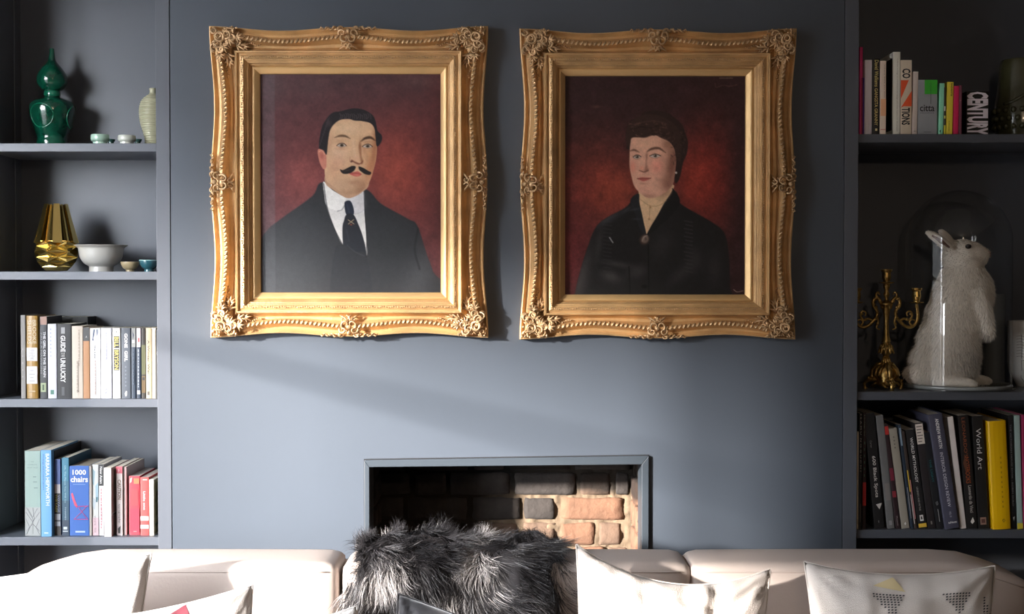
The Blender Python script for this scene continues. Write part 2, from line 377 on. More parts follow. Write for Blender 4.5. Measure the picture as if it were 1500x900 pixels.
zr = lambda py: Z(py, DB)
XB = lambda px: X(px, DB)
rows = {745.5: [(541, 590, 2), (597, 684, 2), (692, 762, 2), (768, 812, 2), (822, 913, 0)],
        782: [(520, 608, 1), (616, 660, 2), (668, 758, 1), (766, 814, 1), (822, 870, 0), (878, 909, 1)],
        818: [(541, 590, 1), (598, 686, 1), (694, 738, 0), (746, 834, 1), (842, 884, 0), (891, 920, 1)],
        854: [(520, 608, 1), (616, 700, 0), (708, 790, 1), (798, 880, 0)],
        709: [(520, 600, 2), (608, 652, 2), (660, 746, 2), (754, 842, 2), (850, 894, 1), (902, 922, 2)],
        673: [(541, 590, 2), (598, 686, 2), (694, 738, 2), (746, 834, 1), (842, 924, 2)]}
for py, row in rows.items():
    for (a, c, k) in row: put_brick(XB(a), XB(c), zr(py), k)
for i, py in enumerate((854, 818, 782, 745.5, 709)):
    for sd in (1, -1):
        if i % 2: put_brick(0, .10, zr(py), 0, sd, .16); put_brick(0, .10, zr(py), 0, sd, .275)
        else: put_brick(0, .2, zr(py), 0, sd, .225)
# ---------------------------------------------------------------- built-in bookcases
SHL = [Z(210, .012), Z(398, .012), Z(585, .012), Z(787.5, .012)]     # tops of the left shelves
SHR = [Z(196.5, .012), Z(574.5, .012), Z(777, .012)]                 # tops of the right shelves
TH = .0245; DL = .30; DR = .38
def bookcase(label, x0, x1, stile, shelves, depth, batten=None, panelside=None):
    r = thing('bookcase', label, 'bookcase', ((x0+x1)/2, .15, 0))
    def bx(name, *a, bevel=.0012):
        q = MB(); q.box(*a); o = q.build(name, CASE, None, bevel=bevel, loc=r.location[:]); o.parent = r; o.location = (0, 0, 0); return o
    for z in list(shelves)+[shelves[0]+.66, .40, .10]:
        bx('shelf', x0+.001, x1-.001, .012, depth, z-TH, z)
    bx('back_panel', x0, x1, depth, depth+.012, .02, RH-.01)
    if panelside: bx('side_panel', panelside[0], panelside[1], 0, depth+.012, .02, RH-.01)
    bx('face_stile', stile[0], stile[1], 0.0, .03, .02, RH-.01)
    bx('side_panel', stile[0]+.002, stile[1], .03, depth, .02, RH-.01)
    if batten: bx('batten', x0, x0+.0025, batten, depth, .02, RH-.01)
    bx('plinth', x0, x1, .03, .05, 0.0, .08)
    return r
sl = (X(229.5, 0)+.0005, -1.0005); sr = (.972, X(1256.5, 0))
LBX0 = -1.544
bookcase('slate blue built-in bookcase left of the chimney breast, ceramics above and books below', LBX0, sl[0], sl, SHL, DL, batten=.247, panelside=(LBX0-.02, LBX0))
bookcase('slate blue built-in bookcase right of the chimney breast, in deep shade', sr[1], 1.80, sr, SHR, DR, panelside=(1.80, 1.82))
# ---------------------------------------------------------------- portraits (flat printed / painted colour on a canvas)

class Painter:
    def __init__(s, x0, y0, x1, y1, res=1.2):
        s.nx = int((x1-x0)*res)+1; s.ny = int((y1-y0)*res)+1
        gx = np.linspace(x0, x1, s.nx); gy = np.linspace(y0, y1, s.ny)
        s.X, s.Y = np.meshgrid(gx, gy)
        s.img = np.zeros((s.ny, s.nx, 3)); s.rng = np.random.default_rng(5)
        s.o = (0, 0); s.k = 1.0
    def frame(s, ox, oy, k): s.o = (ox, oy); s.k = k
    def P(s, pts): return np.array([(s.o[0]+x/s.k, s.o[1]+y/s.k) for x, y in pts], float)
    def mix(s, a, col):
        a = np.clip(a, 0, 1)[..., None]; s.img = s.img*(1-a)+np.array(col, float)*a
    @staticmethod
    def smoothpts(p, n=6):
        q = []
        m = len(p)
        for i in range(m):
            a, b, c, d = p[i-1], p[i], p[(i+1) % m], p[(i+2) % m]
            for j in range(n):
                t = j/n
                q.append(.5*((2*b)+(c-a)*t+(2*a-5*b+4*c-d)*t*t+(3*b-3*c+d-a)*t**3))
        return np.array(q)
    def segd(s, p, closed):
        d = np.full(s.X.shape, 1e9); n = len(p)
        for i in range(n if closed else n-1):
            a = p[i]; b = p[(i+1) % n]; ab = b-a; L = ab@ab+1e-12
            t = np.clip(((s.X-a[0])*ab[0]+(s.Y-a[1])*ab[1])/L, 0, 1)
            d = np.minimum(d, (s.X-a[0]-t*ab[0])**2+(s.Y-a[1]-t*ab[1])**2)
        return np.sqrt(d)
    def inside(s, p):
        r = np.zeros(s.X.shape, bool); n = len(p)
        for i in range(n):
            a = p[i]; b = p[(i+1) % n]
            c = (a[1] > s.Y) != (b[1] > s.Y)
            with np.errstate(divide='ignore', invalid='ignore'):
                xi = (b[0]-a[0])*(s.Y-a[1])/(b[1]-a[1]+1e-12)+a[0]
            r ^= c & (s.X < xi)
        return r
    def poly(s, pts, col, soft=1.2, alpha=1, smooth=True, mask=None):
        p = s.P(pts)
        if smooth: p = s.smoothpts(p)
        d = s.segd(p, True); sd = np.where(s.inside(p), d, -d)
        m = np.clip(.5+sd/soft, 0, 1)*alpha
        if mask is not None: m = m*mask
        s.mix(m, col); return np.clip(.5+sd/soft, 0, 1)
    def line(s, pts, w, col, alpha=1, soft=.8, w2=None, mask=None):
        p = s.P(pts)
        if len(p) > 2:
            e = np.vstack([2*p[0]-p[1], p, 2*p[-1]-p[-2]]); q = []
            for i in range(1, len(e)-2):
                a, b, c, d = e[i-1], e[i], e[i+1], e[i+2]
                for j in range(5):
                    t = j/5
                    q.append(.5*((2*b)+(c-a)*t+(2*a-5*b+4*c-d)*t*t+(3*b-3*c+d-a)*t**3))
            q.append(p[-1]); p = np.array(q)
        n = len(p); a = np.zeros(s.X.shape)
        for i in range(n-1):
            f = i/max(1, n-2); ww = (w if w2 is None else (w2+(w-w2)*math.sin(math.pi*f)))/s.k
            A, B = p[i], p[i+1]; ab = B-A; L = ab@ab+1e-12
            t = np.clip(((s.X-A[0])*ab[0]+(s.Y-A[1])*ab[1])/L, 0, 1)
            d = np.sqrt((s.X-A[0]-t*ab[0])**2+(s.Y-A[1]-t*ab[1])**2)
            a = np.maximum(a, np.clip(.5+(ww/2-d)/soft, 0, 1)*min(1, .3+ww))
        if mask is not None: a = a*mask
        s.mix(a*alpha, col)
    def blob(s, x, y, rx, ry, col, alpha=1, rot=0, p=1, mask=None):
        c = s.P([(x, y)])[0]; dx = s.X-c[0]; dy = s.Y-c[1]; r = math.radians(rot)
        u = (dx*math.cos(r)+dy*math.sin(r))/(rx/s.k); v = (-dx*math.sin(r)+dy*math.cos(r))/(ry/s.k)
        a = np.exp(-(u*u+v*v)**p)*alpha
        if mask is not None: a = a*mask
        s.mix(a, col)
    def noise(s, scale, amp, ax=1, mask=None):
        ny = max(2, int(s.ny/scale)); nx = max(2, int(s.nx/scale*ax)); g = s.rng.normal(size=(ny, nx))
        yi = np.linspace(0, ny-1.001, s.ny); xi = np.linspace(0, nx-1.001, s.nx)
        y0 = yi.astype(int); x0 = xi.astype(int); fy = (yi-y0)[:, None]; fx = (xi-x0)[None]
        n = (g[y0][:, x0]*(1-fy)*(1-fx)+g[y0+1][:, x0]*fy*(1-fx)+g[y0][:, x0+1]*(1-fy)*fx+g[y0+1][:, x0+1]*fy*fx)
        if mask is not None: n = n*mask
        s.img = s.img*(1+amp*n)[..., None]

def paint_man():
    p = Painter(380, 108, 647, 430)
    p.frame(380, 110, 2.8125)
    p.img[:] = (88, 56, 60)
    p.blob(150, 420, 330, 330, (118, 62, 64), .7); p.blob(600, 420, 230, 330, (138, 62, 58), .75)
    p.blob(555, 400, 120, 150, (176, 84, 70), .75); p.blob(190, 430, 110, 120, (158, 82, 78), .6)
    p.blob(380, 0, 500, 130, (82, 58, 62), .75); p.blob(760, 300, 60, 500, (86, 46, 48), .8)
    p.blob(650, 30, 70, 25, (110, 85, 85), .4); p.blob(220, 50, 60, 40, (105, 78, 80), .4); p.blob(60, 40, 60, 60, (104, 84, 86), .4)
    p.poly([(0, -10), (62, -10), (62, 910), (0, 910)], (104, 92, 98), 2, .5, smooth=False)  # pale strip: glare beside the frame rebate painted into the canvas
    p.noise(3, .03); p.noise(12, .04); p.noise(1.1, .02)
    suit = p.poly([(262, 440), (215, 500), (90, 590), (30, 640), (2, 700), (-10, 920), (740, 920), (715, 810), (690, 740), (650, 620), (610, 592), (500, 530), (432, 468)], (47, 49, 53), 2)
    p.blob(90, 850, 160, 190, (74, 78, 82), .5, mask=suit); p.blob(660, 820, 60, 130, (82, 84, 88), .5, 25, mask=suit)
    p.blob(200, 640, 110, 90, (58, 60, 65), .5, mask=suit); p.blob(560, 600, 90, 90, (58, 60, 63), .5, mask=suit)
    p.poly([(0, 560), (62, 560), (62, 910), (0, 910)], (86, 88, 94), 2, .35, smooth=False, mask=suit)  # the painted glare strip carried on over the suit
    p.line([(655, 630), (640, 720), (660, 800)], 9, (34, 35, 38), .7, 2, mask=suit)
    # shirt and collar
    p.frame(455, 260, 6.43)
    p.poly([(118, 40), (130, 180), (160, 320), (230, 500), (302, 640), (420, 690), (523, 745), (522, 560), (505, 320), (498, 112), (420, 175), (340, 190), (200, 120)], (226, 224, 222), 1.1)
    p.poly([(120, 42), (200, 118), (322, 190), (322, 225), (300, 290), (262, 320), (150, 270), (125, 160)], (246, 245, 242), 1.0)
    p.poly([(376, 195), (440, 170), (498, 118), (503, 300), (470, 330), (405, 345), (380, 250)], (226, 224, 226), 1.0)
    p.blob(470, 250, 40, 70, (205, 198, 200), .5)
    p.line([(250, 318), (290, 305), (318, 262)], 9, (120, 118, 124), .7, 1.2)
    p.line([(405, 345), (470, 330), (500, 300)], 6, (170, 168, 172), .6, 1.2)
    p.poly([(322, 228), (372, 222), (402, 290), (400, 352), (335, 352), (316, 270)], (38, 45, 60), 1)
    p.poly([(335, 350), (402, 352), (450, 450), (490, 560), (518, 690), (524, 900), (380, 960), (330, 960), (302, 660), (296, 480), (310, 410)], (36, 39, 47), 1.1)
    p.poly([(302, 640), (420, 700), (523, 745), (560, 1200), (200, 1200), (220, 700)], (43, 45, 50), 1.6)
    p.line([(340, 640), (420, 705), (500, 740)], 7, (78, 82, 88), .45, 2)
    p.line([(342, 260), (360, 330)], 8, (66, 76, 96), .6, 2); p.line([(335, 500), (360, 600)], 8, (58, 62, 74), .5, 3)
    p.line([(350, 400), (405, 438)], 6, (196, 172, 138), .9); p.line([(404, 398), (352, 440)], 6, (190, 165, 128), .9); p.blob(378, 446, 12, 7, (150, 74, 50), .9)
    p.line([(120, 60), (150, 270), (215, 470), (302, 645)], 8, (30, 31, 35), .75, 1.4)
    p.line([(500, 120), (510, 340), (525, 560), (523, 750)], 8, (28, 29, 32), .75, 1.4)
    # head
    p.frame(455, 150, 7.5)
    p.poly([(160, 800), (165, 900), (240, 960), (330, 1020), (400, 1052), (470, 1040), (560, 990), (640, 900), (600, 700), (300, 700)], (200, 158, 128), 1.2)
    face = p.poly([(165, 560), (172, 420), (205, 290), (260, 215), (360, 185), (520, 195), (650, 225), (705, 300), (722, 420), (728, 520), (715, 640), (690, 740), (655, 850), (600, 940), (520, 1000), (420, 1020), (330, 985), (240, 920), (170, 860), (150, 740)], (228, 184, 146), 1.2)
    p.blob(400, 290, 170, 90, (238, 202, 164), .8, mask=face); p.blob(300, 560, 120, 90, (238, 200, 168), .7, mask=face)
    p.blob(300, 660, 90, 90, (224, 168, 140), .5, mask=face); p.blob(360, 910, 150, 90, (196, 160, 130), .7, mask=face)
    p.blob(660, 700, 60, 200, (198, 132, 92), .8, 10, mask=face); p.blob(720, 420, 40, 160, (178, 120, 84), .8, mask=face)
    p.blob(570, 980, 90, 60, (150, 104, 78), .7, mask=face); p.blob(400, 1000, 120, 40, (172, 132, 104), .6, mask=face)
    p.blob(470, 880, 60, 26, (186, 140, 112), .7, mask=face); p.blob(200, 450, 40, 120, (205, 160, 128), .6, mask=face)
    p.blob(640, 560, 50, 60, (214, 160, 116), .6, mask=face); p.blob(695, 560, 26, 170, (176, 112, 78), .7, 4, mask=face); p.blob(590, 520, 24, 60, (196, 140, 104), .6, mask=face); p.blob(250, 760, 60, 120, (212, 164, 132), .6, mask=face); p.blob(560, 900, 70, 70, (170, 122, 94), .6, mask=face)
    # ear
    p.poly([(75, 560), (80, 518), (120, 512), (165, 560), (170, 700), (140, 735), (108, 690), (88, 630)], (214, 138, 118), 1.2)
    p.blob(120, 590, 24, 42, (180, 98, 84), .7, -12); p.line([(88, 545), (120, 530), (150, 570)], 10, (232, 164, 142), .8, 1)
    # hair
    p.poly([(90, 500), (95, 400), (118, 290), (150, 215), (230, 120), (330, 98), (430, 72), (500, 66), (600, 88), (680, 140), (715, 210), (735, 310), (780, 360), (782, 420), (745, 480), (722, 470), (712, 380), (700, 280), (655, 228), (560, 206), (480, 200), (420, 182), (330, 192), (265, 232), (215, 300), (195, 390), (185, 470), (172, 575), (140, 530), (100, 512)], (40, 36, 40), 1.3)
    rg = np.random.default_rng(2)
    for i in range(16):
        x = 320+i*22; p.line([(x, 130+rg.uniform(-14, 14)), (x+12, 155), (x+2+rg.uniform(-12, 12), 182)], 8, (118, 104, 108), .42, 1)
    for i in range(10):
        y = 170+i*32; x = 205-i*11; p.line([(x, y), (x-18, y+24)], 10, (86, 78, 84), .45, 1.6)
    p.blob(195, 230, 30, 40, (90, 72, 76), .5)
    # brows
    p.line([(262, 388), (320, 368), (380, 372), (432, 398)], 24, (92, 66, 48), .85, 2, w2=5)
    p.line([(552, 428), (600, 395), (660, 388), (708, 420)], 30, (74, 50, 36), .9, 2, w2=8)
    p.blob(545, 480, 16, 60, (166, 116, 82), .7); p.blob(320, 425, 60, 18, (206, 160, 124), .6); p.blob(630, 435, 60, 16, (180, 130, 94), .6)
    # eyes
    for (x, y, w) in ((340, 472, 52), (625, 482, 54)):
        p.poly([(x-w, y+4), (x-20, y-18), (x+22, y-18), (x+w-6, y+8), (x+15, y+20), (x-25, y+18)], (214, 200, 186), 1)
        p.blob(x+2, y, 22, 17, (72, 52, 36), .95, p=2); p.blob(x, y, 9, 9, (20, 16, 14), .9)
        p.line([(x-w-4, y+4), (x-20, y-20), (x+22, y-20), (x+w, y+6)], 9, (72, 46, 36), .9, 1)
        p.line([(x-w+8, y+12), (x, y+24), (x+w-10, y+12)], 6, (160, 110, 84), .7, 1.2)
    p.blob(340, 512, 60, 12, (212, 160, 130), .6)
    # nose
    p.poly([(540, 440), (552, 520), (560, 600), (578, 650), (560, 680), (548, 640), (535, 560), (530, 480)], (150, 94, 64), 3, .8)
    p.poly([(440, 640), (470, 660), (520, 684), (560, 672), (575, 640), (540, 668), (490, 652), (455, 632)], (130, 76, 58), 1.8, .9)
    p.blob(500, 610, 34, 30, (236, 182, 152), .7); p.line([(470, 420), (478, 520), (490, 590)], 26, (242, 206, 170), .5, 4)
    p.line([(432, 600), (428, 640), (445, 656)], 8, (186, 130, 104), .7, 1.5); p.blob(448, 652, 14, 8, (70, 38, 32), .8)
    # mouth and moustache
    p.poly([(420, 782), (480, 765), (520, 760), (556, 790), (530, 812), (480, 812)], (206, 104, 92), 1.2)
    p.blob(500, 800, 26, 8, (224, 130, 116), .7); p.line([(430, 778), (500, 780), (560, 790)], 5, (130, 56, 50), .7, 1)
    p.poly([(322, 735), (350, 745), (400, 722), (450, 700), (492, 705), (484, 740), (450, 770), (400, 786), (356, 784), (330, 762)], (38, 32, 32), 1.3)
    p.poly([(528, 705), (580, 722), (630, 752), (664, 770), (650, 796), (600, 790), (560, 765), (532, 740)], (36, 30, 30), 1.3)
    p.blob(400, 748, 40, 7, (82, 70, 66), .5, -14)
    p.noise(1.1, .025); p.noise(5, .02)
    return p

def paint_woman():
    p = Painter(826, 110, 1093, 433)
    p.frame(820, 110, 2.8125)
    p.img[:] = (48, 30, 31)
    p.blob(150, 470, 230, 230, (112, 46, 38), .85); p.blob(600, 420, 150, 250, (118, 40, 34), .9)
    p.blob(560, 430, 80, 110, (142, 54, 42), .7); p.blob(230, 470, 110, 90, (140, 62, 44), .6)
    p.blob(400, 0, 520, 200, (46, 29, 30), .8); p.blob(760, 500, 60, 600, (44, 28, 30), .8); p.blob(40, 750, 90, 200, (104, 40, 42), .7)
    p.blob(150, 128, 18, 6, (100, 70, 58), .6); p.line([(660, 10), (712, 10)], 5, (120, 100, 88), .6, 1.5)
    p.line([(640, 30), (645, 48), (675, 40), (700, 44), (730, 38)], 4, (96, 64, 58), .5, 1); p.line([(720, 885), (735, 895), (760, 890)], 3, (170, 150, 140), .7, 1)
    p.noise(3, .05); p.noise(12, .06); p.noise(1.1, .035)
    d = p.poly([(322, 498), (270, 545), (180, 595), (140, 640), (110, 720), (85, 800), (62, 900), (55, 1000), (712, 1000), (706, 880), (700, 740), (680, 650), (620, 600), (500, 530), (470, 475)], (27, 26, 27), 2)
    p.blob(90, 820, 30, 130, (64, 62, 62), .7, 15, mask=d); p.blob(200, 590, 60, 16, (58, 62, 66), .7, -30, mask=d)
    for (x, y, rx, ry, a, r) in ((210, 830, 40, 22, .6, 20), (320, 810, 40, 24, .5, -20), (240, 780, 60, 12, .5, 10), (500, 820, 60, 24, .35, -40), (560, 760, 30, 50, .3, 0), (420, 700, 40, 60, .25, 30), (640, 800, 30, 70, .25, 0), (160, 700, 14, 70, .35, 8)):
        p.blob(x, y, rx, ry, (74, 72, 71), a, r, mask=d)
    for i in range(14):
        y = 600+i*16; p.line([(515+6*(i % 2), y), (548, y+6)], 5, (58, 56, 56), .55, 1.5, mask=d)
        p.line([(180, y), (212, y+5)], 4, (50, 48, 50), .5, 1.5, mask=d)
    p.line([(285, 790), (290, 900)], 5, (14, 13, 14), .8, 1.5, mask=d); p.line([(365, 700), (368, 900)], 5, (12, 12, 13), .8, 1.5, mask=d)
    p.blob(350, 872, 13, 8, (10, 10, 11), .9, p=2); p.line([(205, 670), (218, 690)], 5, (150, 150, 150), .8, 1)
    # neck and lace stand collar
    p.frame(900, 260, 6.43)
    p.poly([(228, 140), (236, 240), (262, 350), (282, 450), (306, 536), (350, 450), (410, 350), (470, 240), (540, 130), (540, 60), (240, 60)], (200, 166, 130), 1.2)
    p.blob(430, 120, 120, 60, (150, 112, 90), .7); p.blob(460, 60, 60, 120, (120, 82, 68), .6)
    p.line([(238, 200), (330, 262), (420, 262), (490, 215)], 7, (160, 124, 92), .7, 1.4)
    p.line([(335, 262), (332, 360), (322, 400)], 5, (150, 112, 82), .7, 1.2); p.blob(340, 278, 8, 10, (140, 92, 60), .8); p.blob(330, 390, 9, 9, (150, 104, 72), .8)
    p.poly([(550, 100), (620, 215), (560, 330), (400, 480), (306, 545), (340, 470), (400, 380), (470, 270), (545, 150)], (22, 22, 23), 1.4)
    p.poly([(228, 150), (236, 240), (266, 390), (300, 535), (240, 480), (190, 330), (150, 210)], (32, 33, 36), 1.4)
    p.blob(190, 300, 50, 12, (64, 70, 76), .5, -10); p.blob(120, 300, 50, 16, (58, 62, 66), .6, -35); p.blob(210, 390, 40, 10, (58, 64, 70), .5)
    p.blob(283, 585, 46, 52, (70, 52, 44), .95, 30, p=3); p.blob(290, 580, 34, 40, (128, 112, 100), .8, 30, p=3); p.blob(296, 578, 12, 20, (70, 58, 52), .8); p.line([(262, 600), (280, 560), (310, 548)], 6, (176, 160, 150), .6, 1)
    # head
    p.frame(905, 155, 7.5)
    p.poly([(98, 420), (85, 330), (110, 200), (150, 150), (230, 130), (280, 70), (400, 45), (540, 70), (640, 140), (710, 210), (745, 300), (772, 400), (760, 520), (720, 620), (690, 760), (660, 830), (625, 820), (600, 500), (130, 480)], (40, 28, 26), 1.6)
    face = p.poly([(128, 520), (135, 400), (150, 345), (300, 330), (440, 320), (540, 370), (610, 450), (640, 560), (625, 760), (600, 870), (520, 950), (430, 1000), (330, 1010), (240, 950), (180, 880), (150, 780), (128, 660)], (196, 148, 126), 1.4)
    p.blob(300, 420, 140, 60, (206, 160, 132), .8, mask=face); p.blob(430, 660, 80, 90, (206, 132, 116), .7, mask=face)
    p.blob(160, 670, 44, 70, (200, 124, 106), .7, mask=face); p.blob(600, 640, 70, 260, (104, 66, 54), .9, 8, mask=face)
    p.blob(560, 420, 70, 60, (128, 88, 70), .8, mask=face); p.blob(560, 860, 90, 60, (126, 84, 70), .8, 30, mask=face)
    p.blob(300, 930, 90, 50, (200, 146, 126), .8, mask=face); p.blob(310, 990, 120, 24, (150, 104, 88), .6, mask=face)
    p.blob(270, 590, 26, 60, (214, 164, 140), .6, mask=face)
    # fringe and curls
    p.poly([(95, 430), (88, 320), (110, 220), (150, 160), (300, 90), (480, 110), (640, 220), (700, 380), (690, 600), (640, 560), (620, 440), (560, 385), (480, 350), (400, 315), (300, 345), (220, 342), (150, 350), (130, 420)], (50, 34, 30), 2)
    rg = np.random.default_rng(7)
    for i in range(60):
        x = rg.uniform(130, 560); y = rg.uniform(150, 330)+max(0, (x-420)*.35)
        r = rg.uniform(10, 22); a = rg.uniform(0, 6)
        p.line([(x+r*math.cos(a), y+r*math.sin(a)*.6), (x+r*math.cos(a+1.2), y+r*math.sin(a+1.2)*.6), (x+r*math.cos(a+2.4), y+r*math.sin(a+2.4)*.6)], 7, (104, 72, 60) if i % 3 else (28, 20, 20), .5, 1.3)
    for i in range(46):
        x = rg.uniform(590, 745); y = rg.uniform(240, 620)-(x-660)*.2
        r = rg.uniform(10, 20); a = rg.uniform(0, 6)
        p.line([(x+r*math.cos(a), y+r*math.sin(a)), (x+r*math.cos(a+1.3), y+r*math.sin(a+1.3))], 7, (84, 60, 50) if i % 2 else (24, 18, 18), .5, 1.5)
    p.line([(180, 200), (300, 170), (420, 165), (520, 190)], 12, (84, 58, 50), .6, 3); p.line([(170, 250), (260, 225), (350, 240), (440, 215)], 10, (24, 17, 17), .7, 3)
    # brows, eyes
    p.line([(132, 492), (180, 482), (232, 505)], 22, (96, 64, 50), .85, 2, w2=6)
    p.line([(320, 500), (370, 470), (450, 462), (525, 510)], 26, (84, 56, 44), .9, 2, w2=8)
    p.blob(318, 540, 14, 36, (140, 96, 78), .7); p.blob(420, 505, 60, 12, (206, 160, 134), .5)
    for (x, y, w) in ((208, 557, 38), (408, 546, 56)):
        p.poly([(x-w, y+4), (x-14, y-16), (x+18, y-16), (x+w, y+2), (x+12, y+20), (x-20, y+20)], (176, 160, 148), 1)
        p.blob(x+4, y, 20, 17, (74, 60, 50), .95, p=2); p.blob(x+4, y, 8, 8, (18, 14, 12), .9); p.blob(x-4, y-6, 4, 4, (220, 215, 205), .8)
        p.line([(x-w-4, y+2), (x-14, y-18), (x+20, y-18), (x+w+8, y)], 9, (58, 38, 32), .9, 1)
        p.line([(x-w+6, y+14), (x, y+28), (x+w-4, y+14)], 6, (140, 98, 82), .7, 1.4)
    # nose, mouth
    p.poly([(320, 560), (318, 640), (338, 690), (330, 716), (290, 718), (300, 660), (308, 600)], (136, 90, 74), 3, .7)
    p.line([(236, 706), (262, 716), (292, 724), (334, 706)], 13, (96, 54, 46), .85, 1.8, w2=8); p.blob(262, 680, 26, 24, (206, 140, 118), .8)
    p.poly([(212, 796), (262, 782), (300, 784), (362, 792), (330, 812), (282, 826), (240, 812)], (168, 88, 78), 1.4)
    p.line([(212, 796), (280, 798), (364, 792)], 7, (94, 44, 40), .85, 1); p.blob(285, 850, 40, 10, (160, 112, 94), .6); p.blob(290, 750, 16, 20, (184, 136, 116), .6)
    # ear ring and curl by the ear
    p.blob(642, 732, 13, 13, (190, 180, 172), .95, p=2)
    p.line([(650, 760), (636, 790), (660, 800), (648, 830)], 18, (34, 24, 22), .9, 2)
    p.noise(1.1, .03); p.noise(5, .025)
    return p
# ---------------------------------------------------------------- gilt frames
GOLD = mat('worn_gilt', (.62, .39, .18), .46, metal=.42, bump=.35, bscale=160, var=.22, vscale=14, spec=.5)
GOLD2 = mat('gilt_liner', (.70, .46, .21), .40, metal=.5, bump=.15, bscale=90, var=.10, vscale=9)
GOLD3 = mat('gilt_ornament', (.56, .37, .20), .42, metal=.5, bump=.4, bscale=220, var=.3, vscale=40)
CANV = mat('oil_paint', (.5, .5, .5), .42, attr='tone', bump=.25, bscale=500, spec=.22)
def wave(t, amp=6.0): return amp*np.sin(np.pi*t)**2+1.5*(1-np.abs(t))
PROF = [(0, 0, 1), (0, .036, 1), (.8, .042, 1), (2.2, .043, 1), (4, .037, 1), (7, .031, 1.0), (10, .033, 1.1), (13, .045, 1.25), (15, .055, 1.3), (18.5, .057, 1.3), (20.5, .052, 1.2), (23, .040, .9),
        (27, .031, .6), (32, .029, .35), (36, .034, .15), (38.5, .045, .05), (39.5, .056, 0), (41, .061, 0), (43, .060, 0), (43.8, .053, 0), (45.5, .052, 0), (48, .056, 0), (52, .057, 0), (53, .050, 0),
        (54.5, .049, 0), (55.2, .045, 0), (58, .043, 0), (58.8, .036, 0), (61, .033, 0), (62.5, .024, 0)]
def spiral(cx, cy, r, turns, a0, dirn=1, n=16, z0=.05, z1=.062):
    P = []; 
    for i in range(n):
        t = i/(n-1); a = a0+dirn*turns*2*math.pi*t; rr = r*(1-.80*t)
        P.append((cx+rr*math.cos(a), cy+rr*math.sin(a), z0+(z1-z0)*math.sin(math.pi*t)))
    return P
